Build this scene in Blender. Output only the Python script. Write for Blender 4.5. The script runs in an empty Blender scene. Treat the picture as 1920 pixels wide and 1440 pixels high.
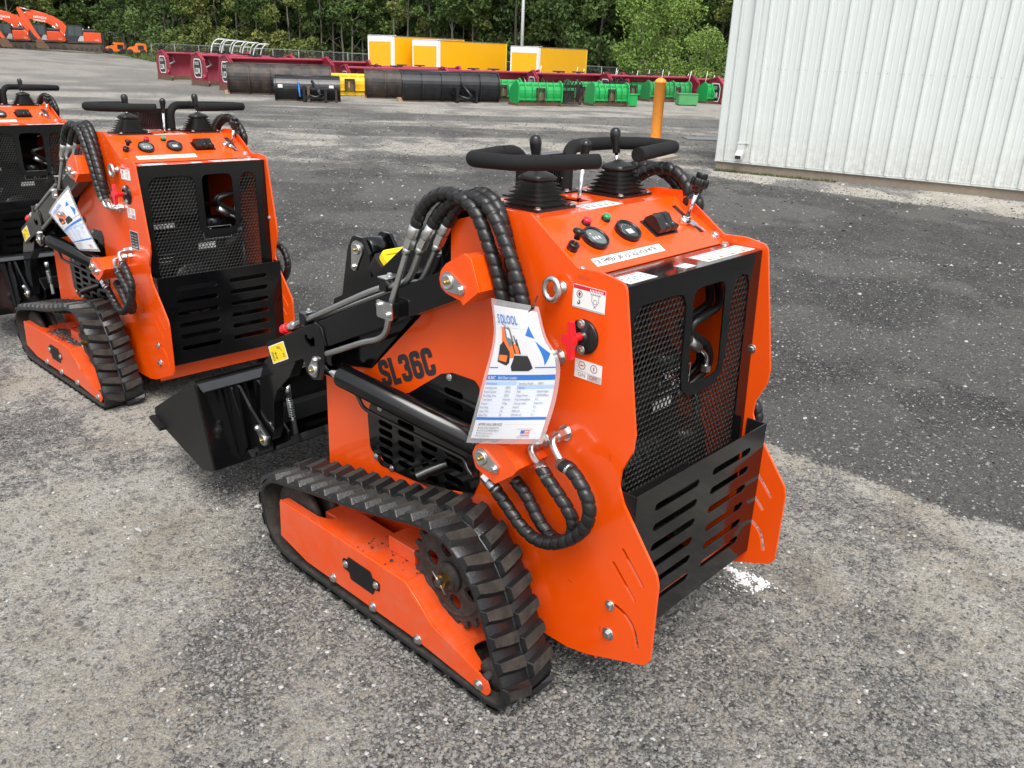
import bpy, bmesh, math, random
import numpy as np
from mathutils import Vector, Matrix
from mathutils.geometry import tessellate_polygon

random.seed(7)
rng = np.random.default_rng(7)
sc = bpy.context.scene
R = math.radians
PI = math.pi

# ---------------------------------------------------------------- camera
cam_d = bpy.data.cameras.new('camera')
cam = bpy.data.objects.new('camera', cam_d)
sc.collection.objects.link(cam)
cam_d.sensor_width = 36.0
cam_d.lens = 36.0 * 1580.4 / 1920.0
cam_d.clip_start = 0.05
cam_d.clip_end = 2000.0
_yaw, _pitch, _roll = R(47.18729), R(21.43624), R(1.99800)
_f = Vector((math.sin(_yaw) * math.cos(_pitch), math.cos(_yaw) * math.cos(_pitch), -math.sin(_pitch)))
_r = Vector((math.cos(_yaw), -math.sin(_yaw), 0))
_u = _r.cross(_f)
_r2 = _r * math.cos(_roll) + _u * math.sin(_roll)
_u2 = -_r * math.sin(_roll) + _u * math.cos(_roll)
CAM = Vector((-1.83675, -1.03279, 1.65))
cam.matrix_world = Matrix(((_r2.x, _u2.x, -_f.x, CAM.x), (_r2.y, _u2.y, -_f.y, CAM.y), (_r2.z, _u2.z, -_f.z, CAM.z), (0, 0, 0, 1)))
sc.camera = cam

# ---------------------------------------------------------------- world + sun
SUN_EL, SUN_AZ = R(60), R(-138)      # azimuth measured from +Y towards +X
world = bpy.data.worlds.new('World')
sc.world = world
world.use_nodes = True
wn, wl = world.node_tree.nodes, world.node_tree.links
wn.clear()
sky = wn.new('ShaderNodeTexSky')
sky.sky_type = 'NISHITA'
sky.sun_disc = False
sky.sun_elevation = SUN_EL
sky.sun_rotation = SUN_AZ
sky.air_density = 1.0
sky.dust_density = 4.0
sky.ozone_density = 1.0
hsv = wn.new('ShaderNodeHueSaturation')
hsv.inputs['Saturation'].default_value = 0.22
bg = wn.new('ShaderNodeBackground')
bg.inputs['Strength'].default_value = 0.15
wo = wn.new('ShaderNodeOutputWorld')
wl.new(sky.outputs[0], hsv.inputs['Color'])
wl.new(hsv.outputs[0], bg.inputs['Color'])
wl.new(bg.outputs[0], wo.inputs['Surface'])
sun_d = bpy.data.lights.new('sun', 'SUN')
sun_d.energy = 1.1
sun_d.angle = R(32)
sun_d.color = (1.0, 0.96, 0.9)
sun = bpy.data.objects.new('sun', sun_d)
sc.collection.objects.link(sun)
_sd = Vector((math.sin(SUN_AZ) * math.cos(SUN_EL), math.cos(SUN_AZ) * math.cos(SUN_EL), math.sin(SUN_EL)))
sun.rotation_euler = _sd.to_track_quat('Z', 'Y').to_euler()
sun.location = (0, 0, 30)
sc.view_settings.view_transform = 'Standard'
sc.view_settings.look = 'None'
sc.view_settings.exposure = 0.86
sc.view_settings.gamma = 1.0
sc.render.engine = 'CYCLES'
sc.cycles.max_bounces = 7
sc.cycles.transparent_max_bounces = 12

# ---------------------------------------------------------------- materials
def new_mat(name):
    m = bpy.data.materials.new(name)
    m.use_nodes = True
    return m, m.node_tree.nodes, m.node_tree.links, m.node_tree.nodes['Principled BSDF']

def mat(name, col, rough=0.5, metal=0.0, coat=0.0, var=0.08, nscale=14.0, bump=0.0, bscale=60.0, dust=0.0, dustcol=(0.3, 0.27, 0.23), emit=0.0, rvar=0.12, coord='Object', spec=0.5, alpha=1.0):
    m, n, l, b = new_mat(name)
    tc = n.new('ShaderNodeTexCoord')
    no = n.new('ShaderNodeTexNoise')
    no.inputs['Scale'].default_value = nscale
    no.inputs['Detail'].default_value = 5
    no.inputs['Roughness'].default_value = 0.65
    l.new(tc.outputs[coord], no.inputs['Vector'])
    mx = n.new('ShaderNodeMix')
    mx.data_type = 'RGBA'
    mx.inputs[6].default_value = (*[c * (1 - var) for c in col], 1)
    mx.inputs[7].default_value = (*[min(1, c * (1 + var)) for c in col], 1)
    l.new(no.outputs['Fac'], mx.inputs[0])
    last = mx.outputs[2]
    if dust > 0:
        n2 = n.new('ShaderNodeTexNoise')
        n2.inputs['Scale'].default_value = nscale * 0.35
        n2.inputs['Detail'].default_value = 9
        n2.inputs['Roughness'].default_value = 0.75
        l.new(tc.outputs[coord], n2.inputs['Vector'])
        rp = n.new('ShaderNodeMapRange')
        rp.inputs[1].default_value = 0.42
        rp.inputs[2].default_value = 0.78
        rp.inputs[3].default_value = 0.0
        rp.inputs[4].default_value = dust
        l.new(n2.outputs['Fac'], rp.inputs[0])
        m2 = n.new('ShaderNodeMix')
        m2.data_type = 'RGBA'
        l.new(rp.outputs[0], m2.inputs[0])
        l.new(last, m2.inputs[6])
        m2.inputs[7].default_value = (*dustcol, 1)
        last = m2.outputs[2]
    l.new(last, b.inputs['Base Color'])
    mr = n.new('ShaderNodeMapRange')
    mr.inputs[3].default_value = max(0.02, rough - rvar * rough)
    mr.inputs[4].default_value = min(1, rough + rvar * rough + dust * 0.3)
    l.new(no.outputs['Fac'], mr.inputs[0])
    l.new(mr.outputs[0], b.inputs['Roughness'])
    b.inputs['Metallic'].default_value = metal
    b.inputs['Coat Weight'].default_value = coat
    b.inputs['Coat Roughness'].default_value = 0.06
    b.inputs['Specular IOR Level'].default_value = spec
    if emit > 0:
        b.inputs['Emission Color'].default_value = (*col, 1)
        b.inputs['Emission Strength'].default_value = emit
    if bump > 0:
        n3 = n.new('ShaderNodeTexNoise')
        n3.inputs['Scale'].default_value = bscale
        n3.inputs['Detail'].default_value = 3
        l.new(tc.outputs[coord], n3.inputs['Vector'])
        bp = n.new('ShaderNodeBump')
        bp.inputs['Strength'].default_value = bump
        bp.inputs['Distance'].default_value = 0.004
        l.new(n3.outputs['Fac'], bp.inputs['Height'])
        l.new(bp.outputs[0], b.inputs['Normal'])
    if alpha < 1:
        b.inputs['Alpha'].default_value = alpha
    return m

M = {}
M['orange'] = mat('orange_paint', (0.80, 0.076, 0.001), 0.22, coat=0.35, var=0.03, nscale=3, bump=0.06, bscale=7, rvar=0.25, dust=0.035)
M['orange_dusty'] = mat('dusty_orange_paint', (0.72, 0.072, 0.006), 0.36, coat=0.15, var=0.06, nscale=26, dust=0.26, dustcol=(0.33, 0.27, 0.22), bump=0.1, bscale=200)
M['black'] = mat('black_gloss_paint', (0.0034, 0.0036, 0.0042), 0.11, coat=0.12, spec=0.4, var=0.2, nscale=6, bump=0.06, bscale=9, dust=0.015)
M['blackmatt'] = mat('black_satin_paint', (0.0075, 0.0078, 0.0085), 0.42, spec=0.25, var=0.25, nscale=9, dust=0.05, dustcol=(0.12, 0.11, 0.1), bump=0.05, bscale=40)
M['cover'] = mat('black_cover_paint', (0.006, 0.0063, 0.0075), 0.12, coat=0.8, var=0.2, nscale=6, bump=0.12, bscale=14, dust=0.06)
M['mesh'] = mat('black_mesh_steel', (0.0055, 0.0055, 0.0055), 0.42, var=0.15, dust=0.06)
M['foam'] = mat('black_foam', (0.0085, 0.0085, 0.0095), 0.85, spec=0.3, var=0.15, nscale=120, bump=0.35, bscale=500)
M['bellows'] = mat('black_bellows_rubber', (0.0075, 0.0075, 0.008), 0.36, var=0.2, nscale=60, dust=0.06)
M['plastic'] = mat('black_plastic', (0.007, 0.007, 0.0075), 0.25, var=0.1)
M['hose'] = mat('black_spiral_wrap', (0.0075, 0.0075, 0.0082), 0.36, var=0.25, nscale=40, dust=0.03)
M['rubber'] = mat('track_rubber', (0.0080, 0.0084, 0.0096), 0.34, var=0.3, nscale=22, dust=0.14, dustcol=(0.06, 0.052, 0.045), bump=0.3, bscale=180)
M['rubber_dusty'] = mat('dusty_track_rubber', (0.028, 0.025, 0.022), 0.8, spec=0.2, var=0.4, nscale=60, dust=0.8, dustcol=(0.085, 0.074, 0.062), bump=0.4, bscale=260)
M['zinc'] = mat('zinc_plated_steel', (0.62, 0.63, 0.62), 0.30, metal=1.0, var=0.12, nscale=40)
M['steel'] = mat('galvanised_tube', (0.42, 0.43, 0.42), 0.38, metal=1.0, var=0.14, nscale=30, dust=0.1)
M['chrome'] = mat('chrome', (0.75, 0.75, 0.75), 0.10, metal=1.0, var=0.02)
M['brass'] = mat('brass', (0.50, 0.33, 0.10), 0.35, metal=1.0)
M['iron'] = mat('dirty_cast_iron', (0.024, 0.020, 0.018), 0.65, metal=0.2, var=0.4, nscale=60, dust=0.6, dustcol=(0.13, 0.11, 0.095), bump=0.4, bscale=150)
M['red'] = mat('red_plastic', (0.72, 0.010, 0.018), 0.30, coat=0.2, var=0.03)
M['redlens'] = mat('red_lens', (0.62, 0.006, 0.03), 0.15, coat=0.5, var=0.02)
M['greenlens'] = mat('green_lens', (0.004, 0.26, 0.09), 0.15, coat=0.5, var=0.02)
M['white'] = mat('white_sticker', (0.78, 0.78, 0.76), 0.35, var=0.03)
M['paper'] = mat('white_paper', (0.64, 0.64, 0.67), 0.30, coat=0.4, var=0.02)
M['ink'] = mat('black_ink', (0.02, 0.02, 0.022), 0.5, var=0.02)
M['greyink'] = mat('grey_ink', (0.16, 0.16, 0.17), 0.5, var=0.02)
M['lightgrey'] = mat('grey_print', (0.45, 0.46, 0.47), 0.45, var=0.02)
M['redink'] = mat('red_ink', (0.62, 0.015, 0.03), 0.4, var=0.02)
M['blueink'] = mat('blue_ink', (0.03, 0.16, 0.50), 0.35, var=0.05)
M['paleblue'] = mat('pale_blue_print', (0.36, 0.50, 0.78), 0.4, var=0.03)
M['palegrey'] = mat('pale_table_print', (0.62, 0.66, 0.76), 0.4, var=0.02)
M['orangeink'] = mat('orange_ink', (0.80, 0.16, 0.03), 0.4, var=0.05)
M['yellow'] = mat('yellow_plastic', (0.85, 0.62, 0.01), 0.35, var=0.03)
M['glass'] = mat('dark_gauge_glass', (0.03, 0.035, 0.035), 0.08, coat=0.6, var=0.02)
M['lcd'] = mat('gauge_display', (0.14, 0.17, 0.17), 0.2, var=0.02)
M['etch'] = mat('etched_mark', (0.35, 0.03, 0.002), 0.5)
M['chip'] = mat('dark_chip', (0.03, 0.03, 0.031), 0.8, var=.4)
M['chippale'] = mat('pale_chip', (0.16, 0.15, 0.14), 0.8, var=.4)
M['lam'] = None
def film():
    m, n, l, b = new_mat('clear_laminate_film')
    b.inputs['Base Color'].default_value = (0.9, 0.9, 0.9, 1)
    b.inputs['Roughness'].default_value = 0.12
    b.inputs['Alpha'].default_value = 0.28
    return m
M['lam'] = film()
# ---------------------------------------------------------------- mesh helpers
C = sc.collection

class MB:
    """collects geometry for ONE mesh object"""
    def __init__(self):
        self.v = []; self.f = []; self.m = []; self.s = []; self.mats = []
    def mi(self, m):
        if isinstance(m, str): m = M[m]
        if m not in self.mats: self.mats.append(m)
        return self.mats.index(m)
    def add(self, vs, fs, m, smooth=False, mtx=None):
        k = len(self.v); i = self.mi(m)
        if mtx is not None: vs = [mtx @ Vector(v) for v in vs]
        self.v += [tuple(v) for v in vs]
        for f in fs:
            self.f.append([a + k for a in f]); self.m.append(i); self.s.append(smooth)
        return self
    def box(self, a, b, m, mtx=None):
        x0, y0, z0 = a; x1, y1, z1 = b
        vs = [(x0,y0,z0),(x1,y0,z0),(x1,y1,z0),(x0,y1,z0),(x0,y0,z1),(x1,y0,z1),(x1,y1,z1),(x0,y1,z1)]
        return self.add(vs, [(0,3,2,1),(4,5,6,7),(0,1,5,4),(1,2,6,5),(2,3,7,6),(3,0,4,7)], m, False, mtx)
    def prism(self, poly, c0, c1, m, axis='x', holes=(), mtx=None, mside=None):
        """poly in the plane normal to axis: x -> (y,z), y -> (x,z), z -> (x,y)"""
        if c0 > c1: c0, c1 = c1, c0
        def P(p, c):
            return (c, p[0], p[1]) if axis == 'x' else (p[0], c, p[1]) if axis == 'y' else (p[0], p[1], c)
        loops = [list(poly)] + [list(h) for h in holes]
        def area(q): return sum(q[i][0]*q[(i+1)%len(q)][1]-q[(i+1)%len(q)][0]*q[i][1] for i in range(len(q)))
        if area(loops[0]) < 0: loops[0].reverse()
        for h in loops[1:]:
            if area(h) > 0: h.reverse()
        tris = tessellate_polygon([[Vector((p[0], p[1], 0)) for p in q] for q in loops])
        flat = [p for q in loops for p in q]; n = len(flat)
        vs = [P(p, c0) for p in flat] + [P(p, c1) for p in flat]
        flip = (axis == 'y')
        fs = []
        for t in tris:
            a, b, c = t
            ar = (flat[b][0]-flat[a][0])*(flat[c][1]-flat[a][1])-(flat[c][0]-flat[a][0])*(flat[b][1]-flat[a][1])
            if abs(ar) < 1e-12: continue
            if ar < 0: a, b = b, a
            if not flip: fs.append((a+n, b+n, c+n)); fs.append((c, b, a))
            else: fs.append((c+n, b+n, a+n)); fs.append((a, b, c))
        k = 0; side = []
        for q in loops:
            for i in range(len(q)):
                a, b = k+i, k+(i+1) % len(q)
                side.append((a, b, b+n, a+n) if not flip else (b, a, a+n, b+n))
            k += len(q)
        if mside is None: return self.add(vs, fs+side, m, False, mtx)
        self.add(vs, fs, m, False, mtx); return self.add(vs, side, mside, False, mtx)
    def tube(self, pts, r, m, seg=12, closed=False, caps=True, rf=None, smooth=True, mtx=None, up=None):
        pts = [Vector(p) for p in pts]; n = len(pts)
        T = []
        for i in range(n):
            a = pts[(i-1) % n] if (closed or i > 0) else pts[0]
            b = pts[(i+1) % n] if (closed or i < n-1) else pts[-1]
            T.append((b-a).normalized())
        nrm = Vector(up) if up else (Vector((0,0,1)) if abs(T[0].z) < 0.9 else Vector((1,0,0)))
        nrm = (nrm - T[0]*nrm.dot(T[0])).normalized()
        vs = []; L = 0.0
        for i in range(n):
            if i > 0:
                L += (pts[i]-pts[i-1]).length
                nrm = (nrm - T[i]*nrm.dot(T[i]))
                nrm.normalize()
            bn = T[i].cross(nrm)
            for k in range(seg):
                a = 2*PI*k/seg
                rr = rf(L, a) if rf else (r[i] if isinstance(r, (list, tuple)) else r)
                vs.append(pts[i] + (nrm*math.cos(a)+bn*math.sin(a))*rr)
        fs = []
        for i in range(n if closed else n-1):
            j = (i+1) % n
            for k in range(seg):
                k2 = (k+1) % seg
                fs.append((i*seg+k, i*seg+k2, j*seg+k2, j*seg+k))
        self.add(vs, fs, m, smooth, mtx)
        if caps and not closed:
            o = [tuple(reversed(range(seg))), tuple(range((n-1)*seg, n*seg))]
            k = len(self.v)-len(vs); i_ = self.mi(m)
            for f in o:
                self.f.append([a+k for a in f]); self.m.append(i_); self.s.append(False)
        return self
    def lathe(self, prof, m, origin=(0,0,0), axis=(0,0,1), seg=20, smooth=True, cap=True, mtx=None, sides=None):
        """prof: list of (radius, height) along axis"""
        ax = Vector(axis).normalized(); o = Vector(origin)
        u = ax.orthogonal().normalized(); w = ax.cross(u)
        vs = []
        for (r, h) in prof:
            for k in range(seg):
                a = 2*PI*k/seg
                vs.append(o + ax*h + (u*math.cos(a)+w*math.sin(a))*r)
        n = len(prof); fs = []
        for i in range(n-1):
            for k in range(seg):
                k2 = (k+1) % seg
                fs.append((i*seg+k, i*seg+k2, (i+1)*seg+k2, (i+1)*seg+k))
        self.add(vs, fs, m, smooth, mtx)
        if cap:
            k0 = len(self.v)-len(vs); i_ = self.mi(m)
            self.f.append([k0+a for a in reversed(range(seg))]); self.m.append(i_); self.s.append(False)
            self.f.append([k0+(n-1)*seg+a for a in range(seg)]); self.m.append(i_); self.s.append(False)
        return self
    def sphere(self, c, r, m, seg=12, rings=8, scale=(1,1,1)):
        vs = []; fs = []
        for i in range(rings+1):
            t = PI*i/rings
            for k in range(seg):
                a = 2*PI*k/seg
                vs.append((c[0]+r*scale[0]*math.sin(t)*math.cos(a), c[1]+r*scale[1]*math.sin(t)*math.sin(a), c[2]+r*scale[2]*math.cos(t)))
        for i in range(rings):
            for k in range(seg):
                k2 = (k+1) % seg
                fs.append((i*seg+k, (i+1)*seg+k, (i+1)*seg+k2, i*seg+k2))
        return self.add(vs, fs, m, True)
    def quad(self, p, m, mtx=None):
        return self.add(p, [tuple(range(len(p)))], m, False, mtx)
    def bolt(self, o, axis, r=0.009, h=0.007, m='zinc', washer=True):
        o = Vector(o); ax = Vector(axis).normalized()
        if washer: self.lathe([(r*1.55, 0), (r*1.55, r*0.2), (r*1.45, r*0.26)], m, o, ax, 16, True)
        self.lathe([(r, r*0.22), (r, h), (r*0.8, h*1.18)], m, o, ax, 6, False)
        return self
    def text(self, s, size, m, mtx, bold=0.0, sx=1.0, align='LEFT', off=0.0, shear=0.0):
        vs, fs = text_geo(s, size, bold, align, shear)
        return self.add([(x*sx, y, off) for x, y in vs], fs, m, False, mtx)
    def mesh(self, name):
        me = bpy.data.meshes.new(name)
        me.from_pydata(self.v, [], self.f)
        for m in self.mats: me.materials.append(m)
        me.polygons.foreach_set('material_index', self.m)
        me.polygons.foreach_set('use_smooth', self.s)
        me.update()
        return me
    def build(self, name, parent=None, bevel=0.0, label=None, cat=None, group=None, kind=None, loc=None, rot=None, seg=1):
        o = bpy.data.objects.new(name, self.mesh(name))
        C.objects.link(o)
        if parent is not None: o.parent = parent
        if bevel:
            b = o.modifiers.new('bevel', 'BEVEL'); b.width = bevel; b.segments = seg
            b.limit_method = 'ANGLE'; b.angle_limit = R(50); b.use_clamp_overlap = True
        tag(o, label, cat, group, kind)
        if loc is not None: o.location = loc
        if rot is not None: o.rotation_euler = rot
        return o

def tag(o, label=None, cat=None, group=None, kind=None):
    if label: o['label'] = label
    if cat: o['category'] = cat
    if group: o['group'] = group
    if kind: o['kind'] = kind
    return o

def thing(name, loc, label, cat, group=None, rz=0.0):
    o = bpy.data.objects.new(name, None); C.objects.link(o)
    o.empty_display_size = 0.2
    o.location = loc; o.rotation_euler = (0, 0, rz)
    return tag(o, label, cat, group)

def copy_tree(o, parent=None):
    c = o.copy(); C.objects.link(c)
    if parent is not None: c.parent = parent
    for ch in list(o.children): copy_tree(ch, c)
    return c

GLY = {'S': [[(.45,.66),(.45,.89),(.11,.89),(.11,.58),(.45,.42),(.45,.11),(.11,.11),(.11,.34)]], 'L': [[(.11,1),(.11,.10),(.44,.10)]],
       '3': [[(.11,.68),(.11,.89),(.45,.89),(.45,.53),(.24,.51)],[(.24,.51),(.45,.49),(.45,.11),(.11,.11),(.11,.32)]],
       '6': [[(.45,.70),(.45,.89),(.11,.89),(.11,.11),(.45,.11),(.45,.55),(.11,.55)]], 'C': [[(.45,.62),(.45,.89),(.11,.89),(.11,.11),(.45,.11),(.45,.38)]]}
def block_text(mb, s, size, m, mtx, w=.105, adv=.60):
    """heavy condensed lettering drawn with thick strokes"""
    x = 0
    for ch in s:
        for pi_, path in enumerate(GLY[ch]):
            P = rnd(path, [0]+[.13]*(len(path)-2)+[0], 5) if ch != 'L' else path
            P = [Vector(p) for p in P]; L_, R_ = [], []
            for i, p in enumerate(P):
                a = P[max(i-1, 0)]; b = P[min(i+1, len(P)-1)]
                d1 = (p-a).normalized() if i > 0 else (b-p).normalized(); d2 = (b-p).normalized() if i < len(P)-1 else d1
                d = (d1+d2).normalized(); n = Vector((-d.y, d.x)); k = w/max(.5, n.dot(Vector((-d1.y, d1.x))))
                L_.append(p+n*k); R_.append(p-n*k)
            for i in range(len(P)-1):
                q = [L_[i], R_[i], R_[i+1], L_[i+1]]
                mb.add([((v.x+x)*size, v.y*size, pi_*.0002+i*.000002) for v in q], [(0,1,2,3)], m, False, mtx)
        x += adv if ch != 'L' else adv-.06
    return mb

_tc = {}
def text_geo(s, size, bold=0.0, align='LEFT', shear=0.0):
    key = (s, bold, align, shear)
    if key not in _tc:
        cu = bpy.data.curves.new('t', 'FONT')
        cu.body = s; cu.size = 1.0; cu.offset = bold; cu.resolution_u = 3; cu.align_x = align; cu.shear = shear
        ob = bpy.data.objects.new('t', cu); C.objects.link(ob)
        dg = bpy.context.evaluated_depsgraph_get(); dg.update()
        me = bpy.data.meshes.new_from_object(ob.evaluated_get(dg))
        _tc[key] = ([(v.co.x, v.co.y) for v in me.vertices], [tuple(p.vertices) for p in me.polygons])
        bpy.data.objects.remove(ob); bpy.data.curves.remove(cu); bpy.data.meshes.remove(me)
    vs, fs = _tc[key]
    return [(x*size, y*size) for x, y in vs], fs

def rnd(poly, r, n=4):
    """round the corners of a polygon; r a number or one per corner"""
    out = []; N = len(poly)
    for i in range(N):
        p = Vector(poly[i]); a = Vector(poly[i-1]); b = Vector(poly[(i+1) % N])
        rr = r[i] if isinstance(r, (list, tuple)) else r
        da, db = a-p, b-p
        if rr <= 0 or da.length < 1e-6 or db.length < 1e-6: out.append(tuple(p)); continue
        ang = da.angle(db)
        t = min(rr/max(math.tan(ang/2), 1e-3), da.length*0.48, db.length*0.48)
        p0, p1 = p+da.normalized()*t, p+db.normalized()*t
        for k in range(n+1):
            u = k/n
            out.append(tuple(p0*(1-u)**2 + p*2*u*(1-u) + p1*u*u))
    return out

def rrect(x0, x1, y0, y1, r, n=4):
    return rnd([(x0,y0),(x1,y0),(x1,y1),(x0,y1)], r, n)

def circ(cx, cy, r, n=20):
    return [(cx+r*math.cos(2*PI*k/n), cy+r*math.sin(2*PI*k/n)) for k in range(n)]

def cat_rom(pts, step=0.01, closed=False):
    """smooth path through pts, evenly resampled"""
    P = [Vector(p) for p in pts]; n = len(P); out = []
    rngi = range(n if closed else n-1)
    for i in rngi:
        p1, p2 = P[i], P[(i+1) % n]
        p0 = P[i-1] if (closed or i > 0) else p1*2-p2
        p3 = P[(i+2) % n] if (closed or i < n-2) else p2*2-p1
        k = 24
        for j in range(k):
            t = j/k
            out.append(0.5*((2*p1)+(-p0+p2)*t+(2*p0-5*p1+4*p2-p3)*t*t+(-p0+3*p1-3*p2+p3)*t**3))
    if closed: out.append(out[0].copy())
    else: out.append(P[-1])
    d = [0.0]
    for i in range(1, len(out)): d.append(d[-1]+(out[i]-out[i-1]).length)
    N = max(2, int(round(d[-1]/step))); res = []; j = 0
    for i in range(N+(0 if closed else 1)):
        s = d[-1]*i/N
        while j < len(d)-2 and d[j+1] < s: j += 1
        t = (s-d[j])/max(1e-9, d[j+1]-d[j])
        res.append(out[j].lerp(out[j+1], t))
    return res

def hose_mb(pts, r=0.0175, pitch=0.030, m='hose', flip=1):
    P = cat_rom(pts, 0.0034)
    def rf(L, a):
        f = (L/pitch + flip*a/(2*PI)) % 1.0
        k = 0.80 if f < 0.14 else 0.95+0.07*min(1, (f-.14)*4)
        return r*k
    return MB().tube(P, r, m, 18, rf=rf)

def frame(o, X, Y):
    X = Vector(X).normalized(); Y = Vector(Y).normalized(); Z = X.cross(Y)
    o = Vector(o)
    return Matrix(((X.x, Y.x, Z.x, o.x), (X.y, Y.y, Z.y, o.y), (X.z, Y.z, Z.z, o.z), (0,0,0,1)))
# ---------------------------------------------------------------- compact track loader
CPY = Vector((0, 1, 0.577)).normalized()
def cp(x, y):                     # point on the sloped control panel
    return Vector((x, y, 1.2225+(y-0.249)*0.577))
def cpf(x, y): return frame(cp(x, y), (1,0,0), CPY)
def pan(z): return 0.041-(1.174-z)*0.0342      # y of the rear door at height z

_bolt_me = {}
def bolt(parent, p, axis, r=0.009, h=None):
    key = (r, h)
    if key not in _bolt_me:
        _bolt_me[key] = MB().bolt((0,0,0), (0,0,1), r, h or r*0.8).mesh('bolt')
    o = bpy.data.objects.new('bolt', _bolt_me[key]); C.objects.link(o)
    o.parent = parent; o.location = p
    o.rotation_euler = Vector(axis).to_track_quat('Z', 'Y').to_euler()
    return o

PLATE = [(.322,1.293),(.167,1.189),(.097,1.192),(.028,1.181),(-.004,.998),(-.033,.83),(-.030,.785),(-.003,.725),(.000,.685),(-.018,.642),(-.130,.495),(-.139,.465),(-.139,.245),(-.122,.224),(.056,.155),(.126,.140),(.20,.140),(.475,.140),(.475,1.06),(.60,1.06),(.60,1.235),(.418,1.291)]
PL_R = [0,.01,.03,.028,0,.03,.03,.03,.03,.03,.03,.03,.015,.015,.01,.01,0,0,0,.002,.01,.01]
SIDE2 = [(.473,.140),(1.217,.140),(1.217,.302),(1.211,.640),(1.175,.672),(.961,.72),(.734,.938),(.64,1.04),(.473,1.065)]
GRILLE = [(.977,.444),(.925,.398),(.607,.414),(.50,.452),(.475,.51),(.482,.80),(.502,.814),(.591,.811),(.634,.796),(.772,.698),(.97,.60),(.985,.555)]

def sm1(t): t = max(0, min(1, t)); return t*t*(3-2*t)
def slot2(a, b, w, n=6):
    """rounded slot between two points"""
    a, b = Vector(a), Vector(b); d = (b-a).normalized(); nn = Vector((-d.y, d.x)); out = []
    for k in range(n+1):
        t = -PI/2+PI*k/n; out.append(tuple(b+d*math.cos(t)*w/2+nn*math.sin(t)*w/2))
    for k in range(n+1):
        t = PI/2+PI*k/n; out.append(tuple(a+d*math.cos(t)*w/2+nn*math.sin(t)*w/2))
    return out

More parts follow.
